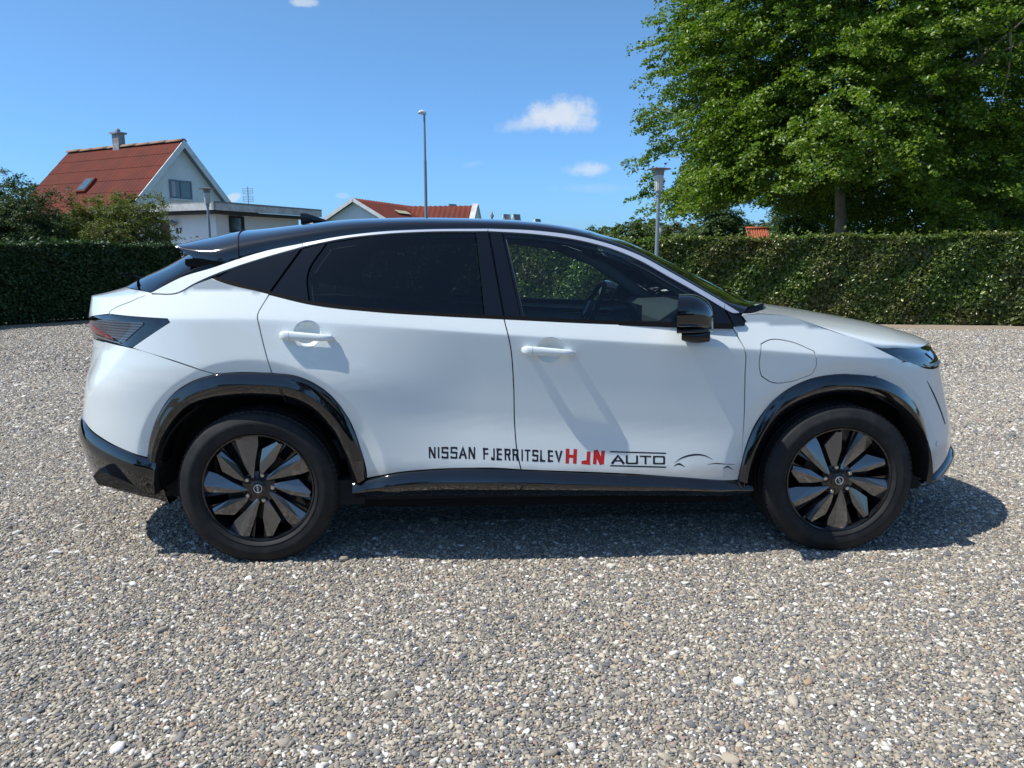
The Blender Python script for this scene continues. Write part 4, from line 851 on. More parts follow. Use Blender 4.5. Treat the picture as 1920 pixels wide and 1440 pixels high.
write('FJERR', [q0, q0+(q1-q0)*.447, q3+(q2-q3)*.447, q3], M['ink'], rd_, 'lettering', th=.15, thx=.13, gapr=.34, fn=onS)
write('ITSLEV', [q0+(q1-q0)*.487, q1, q2, q3+(q2-q3)*.487], M['ink'], fd_, 'lettering', th=.15, thx=.13, gapr=.34, fn=onS)
write('HjN', T['txt_hjn'], M['redprint'], fd_, 'lettering', th=.21, thx=.24, gapr=.28, fn=onS)
write('AUTO', T['txt_auto2'], M['ink'], fd_, 'lettering', th=.17, thx=.22, gapr=.14, fn=onS)
def ribbon(uvs, ws_, mat, parent, name, ro=.0004):
    u = np.array(densify([(a, b_) for a, b_ in uvs], 5)); w_ = np.interp(np.linspace(0, 1, len(u)), np.linspace(0, 1, len(ws_)), ws_); t = np.gradient(u, axis=0); t /= np.linalg.norm(t, axis=1)[:, None]; nn = np.stack([-t[:, 1], t[:, 0]], 1)*w_[:, None]/2
    V = [onS(p, ro) for p in u+nn]+[onS(p, ro) for p in u-nn]; n = len(u); return mesh(name, V, [(i, n+i, n+i+1, i+1) for i in range(n-1)], mat, parent)
ribbon(SLOT, [.003, .012, .014, .010], M['void'], CAR, 'air_curtain_slot', .0012)
ta = [np.array(p) for p in T['txt_auto']]
ribbon([ta[0], (ta[0]+ta[1])/2, ta[1]], [.0065]*2, M['ink'], fd_, 'lettering_rule'); ribbon([ta[3], (ta[3]+ta[2])/2, ta[2]], [.0065]*2, M['ink'], fd_, 'lettering_rule')
ribbon(T['sw1'], [.001, .007, .009, .006, .001], M['ink'], fd_, 'car_outline_swoosh'); ribbon(T['sw2'], [.002, .010, .002], M['ink'], fd_, 'car_outline_swoosh')
ribbon(T['sw3'], [.001, .005, .002], M['ink'], fd_, 'car_outline_swoosh'); ribbon(T['sw4'], [.002, .009, .002], M['ink'], fd_, 'car_outline_swoosh')
# wheel badges: ring and name bar
for (rt_, c, s), rot in ((R_WH, -84), (F_WH, -60)):
    mb = MB(); mb.lathe([(.0175, -.0062*s), (.0175, -.0085*s), (.0200, -.0085*s), (.0200, -.0062*s)], c, 'y', 32); mb.build('badge_ring', M['trim'], rt_)
    ca, sa = math.cos(math.radians(rot)), math.sin(math.radians(rot))
    fnB = lambda uv, o, c=c, s=s, ca=ca, sa=sa: c+np.array([uv[0]*ca-uv[1]*sa, -(.0095+o*.3)*s, uv[0]*sa+uv[1]*ca])
    write('NISSAN', [(-.021, .0036), (.021, .0036), (.021, -.0036), (-.021, -.0036)], M['trim'], rt_, 'badge_name', th=.2, thx=.2, gapr=.3, fn=fnB)
# ---------------- ground ----------------
MB().box((-400, -250, -.5), (400, 600, -.02)).build('ground', M['lawn']); tag(bpy.data.objects['ground'], kind='structure')
HR0 = np.array([10.9, 10.42, 0]); HRd = np.array([-1, .2215, 0]); HRd /= np.linalg.norm(HRd)
HL0 = np.array([-10.02, 11.18, 0]); HLd = np.array([2.43, 3.23, 0]); HLd /= np.linalg.norm(HLd)
nR = np.array([HRd[1], -HRd[0], 0]); nL = np.array([HLd[1]*-1, HLd[0], 0])
if nR[1] < 0: nR = -nR
if nL[1] < 0: nL = -nL                     # normals pointing away from the yard
den = np.cross(HRd[:2], HLd[:2]); tR = np.cross((HL0-HR0)[:2], HLd[:2])/den; CORN = HR0+HRd*tR
R_far = HR0-HRd*16; L_far = HL0-HLd*14
# gravel yard with gently uneven surface
def hfun(x, y): return .010*np.sin(x*1.3+.4*y)*np.sin(y*.9+1)+.006*np.sin(x*3.1+2)*np.sin(y*2.7)
gx = np.concatenate([np.linspace(-40, -8, 17), np.linspace(-7.5, 9, 67), np.linspace(10, 40, 16)]); gy = np.concatenate([np.linspace(-30, -6, 13), np.linspace(-5.5, 12, 71), np.linspace(12.5, 24, 12)])
def hg(x, y):
    k = np.exp(-((np.abs(np.abs(x)-1.39)/.5)**2+(np.abs(np.abs(y)-.8)/.4)**2)); return hfun(x, y)*(1-k)-.004
X, Y = np.meshgrid(gx, gy); Z = hg(X, Y)
grid_mesh('gravel_yard', np.stack([X, Y, Z], -1), M['gravel'], None, flip=True); tag(bpy.data.objects['gravel_yard'], kind='structure')
def strip(name, p, d, n_, L0, L1, w0, w1, mat, z=.006):
    ts = np.linspace(L0, L1, 60); a = []; b_ = []
    for t in ts:
        q = p+d*t; j = .12*math.sin(t*1.7)+.07*math.sin(t*4.1+1)+.04*math.sin(t*9.3); a.append(q-n_*(w0+j)+[0, 0, z+hg(*(q-n_*(w0+j))[:2])+.004]); b_.append(q+n_*w1+[0, 0, z+.02])
    R = np.array([a, np.array(a)*.5+np.array(b_)*.5, b_]); o = grid_mesh(name, R, mat, None); tag(o, kind='structure'); return o
strip('soil_strip', HR0, HRd, nR, -14, tR, .85, .6, M['soil']); strip('soil_strip', HL0, HLd, nL, -12, np.dot(CORN-HL0, HLd), .55, .6, M['soil'], .010)
# loose pebbles: points carry the stones, geometry nodes set one of several stone shapes on each
pp = []
def scatter(x0, x1, y0, y1, sp, keep):
    xs = np.arange(x0, x1, sp); ys = np.arange(y0, y1, sp); A, B = np.meshgrid(xs, ys); A = A.ravel()+rng.uniform(-.5, .5, A.size)*sp*1.1; B = B.ravel()+rng.uniform(-.5, .5, B.size)*sp*1.1
    dep = (A-cx)*CF[0]+(B-cy)*CF[1]; lat = (A-cx)*CR[0]+(B-cy)*CR[1]; k = keep(A, B, dep, lat); A, B = A[k], B[k]
    return np.stack([A, B, hg(A, B)], 1)
inview = lambda d, l: (d > 1.55) & (np.abs(l) < .73*d+.35)
und = lambda A, B: (np.abs(A) < 2.0) & (B > -.35) & (B < .95)
p1 = scatter(-6, 7, -2.8, 2.2, .0090, lambda A, B, d, l: inview(d, l) & (d < 5.6) & ~und(A, B))
p2 = scatter(-12, 13, .5, 8, .0150, lambda A, B, d, l: inview(d, l) & (d >= 5.6) & (d < 9.0) & ~und(A, B) & ((l < -.30*d) | (l > .33*d) | (B < 2.2)))
p3 = scatter(-15, 16, 3, 15, .032, lambda A, B, d, l: inview(d, l) & (d >= 9.0) & ((l < -.42*d) | (l > .42*d)) & ((np.stack([A, B], 1)-HR0[:2])@nR[:2] < -.75) & ((np.stack([A, B], 1)-HL0[:2])@nL[:2] < -.5))
PT = np.concatenate([p1, p2, p3]); sc_ = np.concatenate([rng.lognormal(0, .34, len(p1))*.0050, rng.lognormal(0, .32, len(p2))*.0083, rng.lognormal(0, .3, len(p3))*.017])
sc_ = np.clip(sc_, .0028, .0135); bigk = rng.random(len(PT)) < .03; sc_[bigk] *= rng.uniform(1.4, 1.9, bigk.sum())
print('pebbles', len(PT))
me = bpy.data.meshes.new('gravel_stones'); me.vertices.add(len(PT)); PT[:, 2] += sc_*.28; me.vertices.foreach_set('co', PT.ravel().astype(np.float32))
at_ = me.attributes.new('size', 'FLOAT', 'POINT'); at_.data.foreach_set('value', sc_.astype(np.float32))
go = bpy.data.objects.new('gravel_stones', me); COL.objects.link(go); tag(go, 'loose mixed grey, beige and white pebbles covering the yard', 'gravel', kind='stuff')
gt = bpy.data.node_groups.new('pebble_scatter', 'GeometryNodeTree'); gt.interface.new_socket('Geometry', in_out='INPUT', socket_type='NodeSocketGeometry'); gt.interface.new_socket('Geometry', in_out='OUTPUT', socket_type='NodeSocketGeometry')
g = gt.nodes; gl = gt.links; gi = g.new('NodeGroupInput'); gO = g.new('NodeGroupOutput')
join = g.new('GeometryNodeJoinGeometry')
for k in range(6):
    ic = g.new('GeometryNodeMeshIcoSphere'); ic.inputs['Radius'].default_value = 1; ic.inputs['Subdivisions'].default_value = 2
    npn = g.new('GeometryNodeInputPosition'); ns = g.new('ShaderNodeTexNoise'); ns.noise_dimensions = '4D'; ns.inputs['W'].default_value = 3.7*k; ns.inputs['Scale'].default_value = .75; ns.inputs['Detail'].default_value = 1.5
    gl.new(npn.outputs[0], ns.inputs['Vector']); sb = g.new('ShaderNodeVectorMath'); sb.operation = 'SUBTRACT'; gl.new(ns.outputs['Color'], sb.inputs[0]); sb.inputs[1].default_value = (.5, .5, .5)
    sk = g.new('ShaderNodeVectorMath'); sk.operation = 'SCALE'; sk.inputs['Scale'].default_value = 1.5; gl.new(sb.outputs[0], sk.inputs[0])
    sp = g.new('GeometryNodeSetPosition'); gl.new(ic.outputs[0], sp.inputs[0]); gl.new(sk.outputs[0], sp.inputs['Offset'])
    sm_ = g.new('GeometryNodeSetShadeSmooth'); gl.new(sp.outputs[0], sm_.inputs[0]); mt_ = g.new('GeometryNodeSetMaterial'); mt_.inputs['Material'].default_value = M['pebble']; gl.new(sm_.outputs[0], mt_.inputs[0])
    ti = g.new('GeometryNodeGeometryToInstance'); gl.new(mt_.outputs[0], ti.inputs[0]); gl.new(ti.outputs[0], join.inputs[0])
iop = g.new('GeometryNodeInstanceOnPoints'); gl.new(gi.outputs[0], iop.inputs['Points']); gl.new(join.outputs[0], iop.inputs['Instance']); iop.inputs['Pick Instance'].default_value = True
def rv(lo, hi, seed, typ='FLOAT_VECTOR'):
    r = g.new('FunctionNodeRandomValue'); r.data_type = typ
    if typ == 'FLOAT_VECTOR': r.inputs[0].default_value = lo; r.inputs[1].default_value = hi; o_ = r.outputs[0]
    else: r.inputs[4].default_value = lo; r.inputs[5].default_value = hi; o_ = r.outputs[2]
    r.inputs['Seed'].default_value = seed; return o_
gl.new(rv(0, 5, 5, 'INT'), iop.inputs['Instance Index']); gl.new(rv((-.45, -.45, 0), (.45, .45, 6.283), 2), iop.inputs['Rotation'])
na = g.new('GeometryNodeInputNamedAttribute'); na.data_type = 'FLOAT'; na.inputs['Name'].default_value = 'size'
sv = g.new('ShaderNodeVectorMath'); sv.operation = 'SCALE'; gl.new(rv((.95, .65, .45), (1.4, 1.0, .75), 3), sv.inputs[0]); gl.new(na.outputs[0], sv.inputs['Scale']); gl.new(sv.outputs[0], iop.inputs['Scale'])
gl.new(iop.outputs[0], gO.inputs[0]); md = go.modifiers.new('pebbles', 'NODES'); md.node_group = gt
# ---------------- leaves ----------------
def leaves(name, cen, nrm, dirv, L, W, mat, parent=None, fold=.18, kind='stuff'):
    """one folded pointed leaf of four corners at every centre"""
    n = len(cen); nrm = nrm/(np.linalg.norm(nrm, axis=1)[:, None]+1e-9); dirv = dirv-nrm*(dirv*nrm).sum(1)[:, None]; dirv /= (np.linalg.norm(dirv, axis=1)[:, None]+1e-9); sd = np.cross(nrm, dirv)
    L = np.broadcast_to(L, n)[:, None]; W = np.broadcast_to(W, n)[:, None]
    a = cen-dirv*L*.5; b = cen+sd*W*.5+nrm*W*fold; c_ = cen+dirv*L*.5-nrm*L*.12; d = cen-sd*W*.5+nrm*W*fold
    V = np.stack([a, b, c_, d], 1).reshape(-1, 3).astype(np.float32); me = bpy.data.meshes.new(name)
    me.vertices.add(4*n); me.vertices.foreach_set('co', V.ravel()); me.loops.add(6*n); me.polygons.add(2*n)
    base = np.arange(n)[:, None]*4; idx = (base+np.array([[0, 1, 2, 0, 2, 3]])).ravel().astype(np.int32)
    me.loops.foreach_set('vertex_index', idx); me.polygons.foreach_set('loop_start', np.arange(0, 6*n, 3, dtype=np.int32)); me.update(calc_edges=True); me.validate()
    o = link(name, me, mat, parent)
    if kind: o['kind'] = kind
    return o
def rvec(n): v = rng.normal(size=(n, 3)); return v/np.linalg.norm(v, axis=1)[:, None]
def hedge(label, p0, p1, nb, h0, h1, th, mat, dens, seed, leaf=(.072, .048), topd=1.):
    """p0-p1: foot of the yard-side face; nb: normal pointing away from the yard"""
    rg = np.random.default_rng(seed); d = p1-p0; L = np.linalg.norm(d); d = d/L; root = empty('hedge', tuple((p0+p1)/2+nb*th/2), label=label, cat='hedge')
    H = lambda t: h0+(h1-h0)*t/L+.022*np.sin(t*2.1)+.015*np.sin(t*5.3+1)
    bulge = lambda t, z: .022*np.sin(t*1.9+z*1.3+seed)*np.sin(z*2.7+t*.7)+.02*np.sin(t*3.3+seed)*np.sin(z*6.1+1.7*np.sin(t*2.2))+.03*np.sin(t*5.1+z*4)
    mb = MB(); n = 60
    ts = np.linspace(0, L, n)
    fr = []; 
    for z in np.linspace(.05, 1, 6): fr.append([p0+d*t+nb*(.11+bulge(t, z*H(t)))+np.array([0, 0, z*(H(t)-.07)]) for t in ts])
    fr.append([p0+d*t+nb*(th-.1)+np.array([0, 0, (H(t)-.07)]) for t in ts]); fr.append([p0+d*t+nb*(th-.1)+np.array([0, 0, .05]) for t in ts])
    grid_mesh('light_stop_core', np.array(fr), M['core'], root)  # dark sheet added inside the leaves to stop light passing through
    st = MB()
    for t in np.arange(.1, L, .33):
        q = p0+d*(t+rg.uniform(-.1, .1))+nb*th*rg.uniform(.25, .6); st.tube([q-[0, 0, .05], q+[rg.uniform(-.05, .05), 0, .45]], [.02, .012], 5)
    s0 = st.build('stems', M['bark'], root); s0['kind'] = 'stuff'
    nf = int(L*max(h0, h1)*dens); t = rg.uniform(0, L, nf); z = rg.uniform(0, 1, nf); hz = .045+z*(H(t)-.045); dpt = rg.exponential(.035, nf)-.035-.03*(rg.random(nf) < .04)*rg.random(nf)*2
    cen = p0+d*t[:, None]+nb*(dpt+bulge(t, hz))[:, None]+np.array([0, 0, 1])*hz[:, None]
    nr = -nb*.70+np.array([-.25, 0, .8])+rg.normal(size=(nf, 3))*.62; dv = np.array([0, 0, -.5])+rg.normal(size=(nf, 3))*.8
    nt = int(L*th*dens*topd); t2 = rg.uniform(0, L, nt); w2 = rg.uniform(-.03, th, nt); up_ = rg.exponential(.016, nt)*(1+2*(rg.random(nt) < .08)); zz = H(t2)-.02+up_+.02*np.sin(t2*9)*rg.random(nt)
    c2 = p0+d*t2[:, None]+nb*w2[:, None]+np.array([0, 0, 1])*zz[:, None]; n2 = np.array([0, 0, .9])+rg.normal(size=(nt, 3))*.6; d2 = rg.normal(size=(nt, 3))
    cen = np.concatenate([cen, c2]); nr = np.concatenate([nr, n2]); dv = np.concatenate([dv, d2]); s = rg.uniform(.65, 1.25, len(cen))
    leaves('foliage', cen, nr, dv, leaf[0]*s, leaf[1]*s, mat, root); return root
hedge('long clipped beech hedge, sunlit green with a few brown leaves, behind the car bonnet', R_far+HRd*4, CORN+nR*.02, nR, 2.02, 1.64, .75, M['leaf_hedge'], 2000, 11, leaf=(.086, .060))
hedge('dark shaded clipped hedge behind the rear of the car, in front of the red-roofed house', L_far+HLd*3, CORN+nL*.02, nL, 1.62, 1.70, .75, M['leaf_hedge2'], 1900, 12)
# ---------------- trees ----------------
def limb(mb, a, b, r0, r1, rg, k=6, sag=.0, n=7):
    a = np.array(a, float); b = np.array(b, float); L = np.linalg.norm(b-a); pts = []
    j = rg.normal(size=3)*L*.05
    for i in range(k+1):
        t = i/k; p = a*(1-t)+b*t+j*math.sin(math.pi*t)+np.array([0, 0, 1])*L*sag*math.sin(math.pi*t); pts.append(p)
    mb.tube(pts, [r0*(1-t)+r1*t for t in np.linspace(0, 1, k+1)], n)
    return pts
def spray_leaves(centres, outw, rg, per, R, leafL, leafW, droop=.3, tilt=.45, flat=.6, thk=.14):
    """flat fans of leaves, one per centre, reaching outwards and drooping at the tip"""
    n = len(centres); o = outw/(np.linalg.norm(outw, axis=1)[:, None]+1e-9); c = np.repeat(centres, per, 0); oo = np.repeat(o, per, 0); m = n*per
    up_ = np.array([0, 0, 1.]); h = oo-np.outer(oo@up_, up_)*flat; h /= np.linalg.norm(h, axis=1)[:, None]+1e-9; s = np.cross(up_, h); s /= np.linalg.norm(s, axis=1)[:, None]+1e-9
    a = rg.beta(1.3, 1.2, m); Rr = np.repeat(R*rg.uniform(.6, 1.3, n), per); b = rg.normal(size=m)*.33*(1.15-a*.6)
    pos = c+h*((a-.45)*Rr*1.5)[:, None]+s*(b*Rr)[:, None]+up_*(-droop*Rr*a**2+rg.normal(size=m)*thk*Rr)[:, None]
    nr = up_*1.0+oo*.35+rg.normal(size=(m, 3))*tilt; dv = h+s*np.sign(b)[:, None]*.8+rg.normal(size=(m, 3))*.3
    sc = rg.uniform(.7, 1.25, m); return pos, nr, dv, leafL*sc, leafW*sc
def tree(name, label, base, trunk, crown, nspray, per, R, leaf, mat, seed, group=None, bark='bark', trunk_r=.2, cat='tree', lobes=9, rough=.22, shell=.35, bottom=None, limbs=26, droop=.3, extra=None, tilt=.45, cluster=0):
    """trunk: list of (x, y, z) offsets from the base; crown: (centre offset, radii)"""
    rg = np.random.default_rng(seed); base = np.array(base, float); root = empty(name, tuple(base), label=label, cat=cat, group=group)
    cc, rad = np.array(crown[0], float)+base, np.array(crown[1], float); lb = rvec2(rg, lobes)
    d = rg.normal(size=(nspray*2, 3)); d /= np.linalg.norm(d, axis=1)[:, None]
    f = 1-rough+rough*2*np.max(np.clip(d@lb.T, 0, 1)**7, axis=1)+.06*np.sin(d[:, 0]*13+seed)*np.sin(d[:, 2]*11)
    r = rg.random(len(d))**shell; pos = cc+d*rad*(f*r)[:, None]
    if cluster:
        cs = pos[:cluster]; w_ = rg.integers(0, cluster, len(pos)); pos = cs[w_]+rg.normal(size=(len(pos), 3))*np.array([.55, .50, .40]); pos[:, 2] -= .10*np.hypot(*(pos-cs[w_])[:, :2].T)
    k = pos[:, 2] > base[2]+.3
    if bottom is not None: k &= pos[:, 2] > bottom(pos)
    pos = pos[k][:nspray]; outw = (pos-cc)/rad; outw[:, 2] = outw[:, 2]*.35-.05
    if extra is not None: pos = np.concatenate([pos, extra[0]]); outw = np.concatenate([outw, extra[1]])
    mb = MB(); tp = [base+np.array(q) for q in trunk]; n_ = len(tp); mb.tube(tp, [trunk_r*(1.35 if i == 0 else 1-.75*i/(n_-1)) for i in range(n_)], 12)
    mb.build('trunk', M[bark], root, smooth=True)
    mb = MB(); ids = rg.choice(len(pos), min(limbs, len(pos)), replace=False)
    for i in ids:
        zs_ = np.clip(pos[i][2]-.5*np.hypot(*(pos[i]-base)[:2]), base[2]+.38*(tp[-1][2]-base[2]), tp[-1][2]-.05); zz_ = [p_[2] for p_ in tp]; st = np.array([np.interp(zs_, zz_, [p_[c2] for p_ in tp]) for c2 in range(3)]); pts = limb(mb, st, pos[i], trunk_r*.24, .014, rg, sag=.06)
        for _ in range(3):
            jn = pts[rg.integers(2, 6)]; near = pos[rg.integers(0, len(pos), 60)]; e = near[np.argmin(np.linalg.norm(near-jn, axis=1))]; limb(mb, jn, e, trunk_r*.12, .012, rg, k=4, n=5)
    lm = mb.build('branches', M[bark], root, smooth=True); lm['kind'] = 'stuff'
    c_, nr, dv, L_, W_ = spray_leaves(pos, outw, rg, per, R, *leaf, droop=droop, tilt=tilt)
    leaves('crown', c_, nr, dv, L_, W_, M[mat], root, fold=.15); return root
def rvec2(rg, n): v = rg.normal(size=(n, 3)); return v/np.linalg.norm(v, axis=1)[:, None]
# the big beech: trunk seen at (1572, 440) in the photo, about 21 m out
tb = P(1570, 470, 17.6); tb[2] = 0; D_ = tb
rgB = np.random.default_rng(5)
dist_ = 17.6-cy
def bot(p):   # underside of the crown: lowest where branches droop at the left and right, high near the trunk
    xm = tb[0]+np.interp(p[:, 2], [2.8, 4.3, 5.6, 7.5, 9.0, 14], [-5.9, -5.6, -5.7, -6.2, -5.5, -3.0])+.35*np.sin(p[:, 2]*5.3)+.2*np.sin(p[:, 2]*11+p[:, 1]*3)
    zz = np.interp(p[:, 0], [tb[0]-6, tb[0]-4.2, tb[0]-3.0, tb[0]-1.8, tb[0]-.3, tb[0]+.6, tb[0]+2.0, tb[0]+8], [2.9, 2.65, 3.0, 3.45, 3.15, 2.6, 2.0, 1.7]); return np.where(p[:, 0] < xm, 99., zz)
n_ = 260; ex_ = np.stack([tb[0]-rgB.uniform(3.0, 4.7, n_), tb[1]+rgB.uniform(-2.2, 1.0, n_), np.zeros(n_)], 1); ex_[:, 2] = 2.75+.9*np.abs(ex_[:, 0]-(tb[0]-4.6))**1.3*.35+rgB.random(n_)**1.5*2.4
BX = (ex_, np.stack([-np.ones(n_), rgB.normal(size=n_)*.5, -.3*np.ones(n_)], 1))
tree('beech_tree', 'huge spreading green beech tree with pale trunk behind the right part of the hedge', tb,
     [(0, 0, -.1), (.0, 0, .6), (.08, 0, 1.6), (.03, 0, 2.6), (-.12, 0, 3.8), (.05, .1, 5.6), (.3, .1, 8), (.4, 0, 11)],
     ((.75, .2, 6.7), (6.2, 5.4, 7.2)), 9500, 54, .42, (.100, .068), 'leaf_beech', 21, trunk_r=.23, lobes=30, rough=.20, shell=.36, cluster=620, tilt=.75, bottom=bot, limbs=36, droop=.42, extra=BX)
# tree behind it at the right edge
t2 = P(2010, 470, 24); t2[2] = 0
tree('broadleaf_tree', 'yellow-green tree at the far right edge, standing behind the huge beech', t2, [(0, 0, 0), (0, 0, 3), (.2, 0, 6), (.2, 0, 8)], ((-.6, 0, 5.6), (4.6, 3.5, 5.2)), 1500, 50, .6, (.12, .08), 'leaf_light', 31, trunk_r=.25, limbs=16)
t3 = P(1790, 470, 27); t3[2] = 0
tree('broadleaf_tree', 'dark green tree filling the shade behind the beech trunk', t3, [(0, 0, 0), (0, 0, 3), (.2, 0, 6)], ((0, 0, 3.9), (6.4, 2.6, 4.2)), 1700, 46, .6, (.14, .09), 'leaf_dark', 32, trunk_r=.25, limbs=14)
# paler bushes left of the trunk
t4 = P(1500, 470, 25); t4[2] = 0
tree('broadleaf_tree', 'soft blue-green tree showing under the left side of the beech crown', t4, [(0, 0, 0), (0, 0, 2.5), (.2, 0, 4)], ((.3, 0, 3.0), (1.75, 1.5, 1.9)), 620, 60, .36, (.085, .055), 'leaf_light', 33, trunk_r=.12, limbs=12)
t5 = P(1500, 470, 21.5); t5[2] = 0
tree('shrub', 'pale green fine-leaved shrub just behind the hedge, left of the beech trunk', t5, [(0, 0, 0), (0, 0, 1)], ((0, 0, 1.3), (1.25, .9, .98)), 420, 60, .26, (.065, .04), 'leaf_light', 34, cat='shrub', trunk_r=.06, limbs=10)
t6 = P(1346, 470, 36); t6[2] = 0
tree('broadleaf_tree', 'pointed dark green tree between the lamp posts and the orange tiled roof', t6, [(0, 0, 0), (0, 0, 2.8), (0, 0, 4.2)], ((0, 0, 2.4), (1.5, 1.4, 2.25)), 560, 46, .45, (.13, .08), 'leaf_far', 35, trunk_r=.12, limbs=12)
# distant tree line
FT = [(1105, 421, 2.3), (1140, 419, 2.1), (1175, 414, 2.3), (1204, 412, 2.1), (1236, 414, 2.0), (1268, 418, 2.3), (1300, 421, 2.0), (1392, 418, 1.8), (1415, 421, 1.9), (1440, 412, 2.6), (1466, 417, 2.4)]
for i, (px, py, r) in enumerate(FT):
    Yf = 62+5*math.sin(i*2.3); b_ = P(px, 478, Yf); b_[2] = 0; tp_ = P(px, py, Yf)[2]
    lab = ['round mid-green tree in the distant tree line right of the car roof', 'olive-green tree in the distant tree line right of the car roof'][i % 2]
    lab = 'leftmost tree of the distant tree line, just above the car roof' if i == 0 else 'rightmost tree of the distant tree line, beyond the orange tiled shed roof' if i == len(FT)-1 else lab
    tree('distant_tree', lab, b_, [(0, 0, 0), (0, 0, tp_*.7)], ((0, 0, tp_*.56), (r, r, tp_*.46)), 260, 34, .55, (.22, .15), ['leaf_far', 'leaf_far2'][i % 2], 50+i, group='trees in the distant tree line', trunk_r=.15, limbs=5)
# shrubs behind the left hedge
for (px, Y, zt, rx, nm, lab, mt_, sd) in ((35, 15.5, 3.05, 1.4, 'shrub', 'dark green bush behind the shaded hedge at the left edge', 'leaf_dark', 71), (232, 15.8, 3.0, 1.25, 'shrub', 'olive-green bush with upright shoots below the red roof, right of the dark bush', 'leaf_olive', 72), (125, 16.3, 2.45, .9, 'shrub', 'low green bush between the two larger bushes behind the shaded hedge', 'leaf_far', 73)):
    b_ = P(px, 470, Y); b_[2] = 0; rg = np.random.default_rng(sd)
    n = 55; ex = np.stack([rg.uniform(-rx, rx, n), rg.uniform(-.4, .4, n), rg.uniform(zt*.78, zt*1.0, n)], 1)+b_; eo = np.tile([0., -.2, 1.], (n, 1))
    tree(nm, lab, b_, [(0, 0, 0), (0, 0, .8)], ((0, 0, zt*.52), (rx, .9, zt*.47)), 1150, 66, .25, (.052, .028), mt_, sd, cat='shrub', trunk_r=.05, limbs=30, lobes=14, rough=.25, extra=(ex, eo), tilt=.9)
b_ = P(20, 470, 42); b_[2] = 0
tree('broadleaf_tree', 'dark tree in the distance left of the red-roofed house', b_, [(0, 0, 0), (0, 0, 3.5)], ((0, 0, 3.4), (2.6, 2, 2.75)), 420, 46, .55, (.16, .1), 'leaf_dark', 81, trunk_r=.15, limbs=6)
# ---------------- houses ----------------
def rect_on(mb, a, e, up_, n, w0, w1, z0, z1, d0, d1):
    mb.obox(a+e*w0+up_*z0+n*d0, e*(w1-w0), n*(d1-d0), up_*(z1-z0))
UP = np.array([0, 0, 1.])
# red-roofed house: near end of ridge A, far end B
A = np.array([-15.08, 35.42, 7.2]); B = np.array([-23.21, 40.12, 7.2]); e = (B-A)/np.linalg.norm(B-A); n = np.array([.5007, .8656, 0])
HS = empty('house', tuple(((A+B)/2)*[1, 1, 0]), label='white house with steep rust-red corrugated roof and grey chimney', cat='house')
hw, hd, sl = 3.75, 3.95, 1.053       # half width and drop of the roof down to the eaves
in_ = e*.35
zE = 7.2-hd
gw = MB(); a0 = A+in_; gp_ = [a0-n*(hw-.35)-UP*(7.2), a0+n*(hw-.35)-UP*7.2, a0+n*(hw-.35)-UP*(hd*(hw-.35)/hw+.12), a0-UP*.15, a0-n*(hw-.35)-UP*(hd*(hw-.35)/hw+.12)]
gw.prism(gp_, e*(np.linalg.norm(B-A)-.7)); wall_o = gw.build('wall', M['wall'], HS)
def slope(sg, name='roof'):
    # corrugated sheets laid in overlapping rows
    L = np.linalg.norm(B-A); rows = 6; dn = n*sg*hw-UP*hd; dl = dn/np.linalg.norm(dn); nn = np.cross(e, dl); nn *= np.sign(nn[2]); S0 = np.linalg.norm(dn); out_ = []
    for r in range(rows):
        t0, t1 = r/rows, min(1.0, (r+1)/rows+.012); m_ = 190; us = np.linspace(0, L, m_); V = []
        cor = .017*np.sin(us*2*math.pi/.177)
        for t, lift in ((t0, .012), (t1, .030)): V.append(A+np.outer(us, e)+dn*t+np.outer(cor+lift, nn))
        V.append(V[1]-nn*.014); R = np.array(V); o = grid_mesh('roof_sheet', R, M['roof'], HS, flip=(sg < 0)); out_.append(o)
        for pl in o.data.polygons: pl.use_smooth = False
    mb = MB(); mb.obox(A-nn*.14, e*L, dn, nn*.12); mb.build('roof_deck', M['soffit'], HS)
slope(-1); slope(1)
mb = MB()
for k in range(8):
    a, b2 = A+e*(k*np.linalg.norm(B-A)/8-.0), A+e*((k+1)*np.linalg.norm(B-A)/8+.05); r = .13
    mb2 = MB(); pr = []
    for p in (a, b2): pr.append([p+n*(.19*math.sin(t))+UP*(.19*math.cos(t)-.10+.012*(k % 2)) for t in np.linspace(-1.35, 1.35, 9)])
    o = grid_mesh('ridge_cap', np.array(pr), M['ridge'], HS, flip=True); md = o.modifiers.new('solid', 'SOLIDIFY'); md.thickness = .02
for sg in (-1, 1):
    dn = n*sg*(hw+.05)-UP*(hd+.05); nn = np.cross(e, dn); nn = nn/np.linalg.norm(nn); nn *= np.sign(nn[2])
    MB().obox(A-e*.03-nn*.24, dn, e*.05, nn*.27).build('bargeboard', M['wood_white'], HS)
    MB().obox(A+e*.02-nn*.20, dn, e*.36, nn*.04).build('gable_soffit', M['slate'], HS)
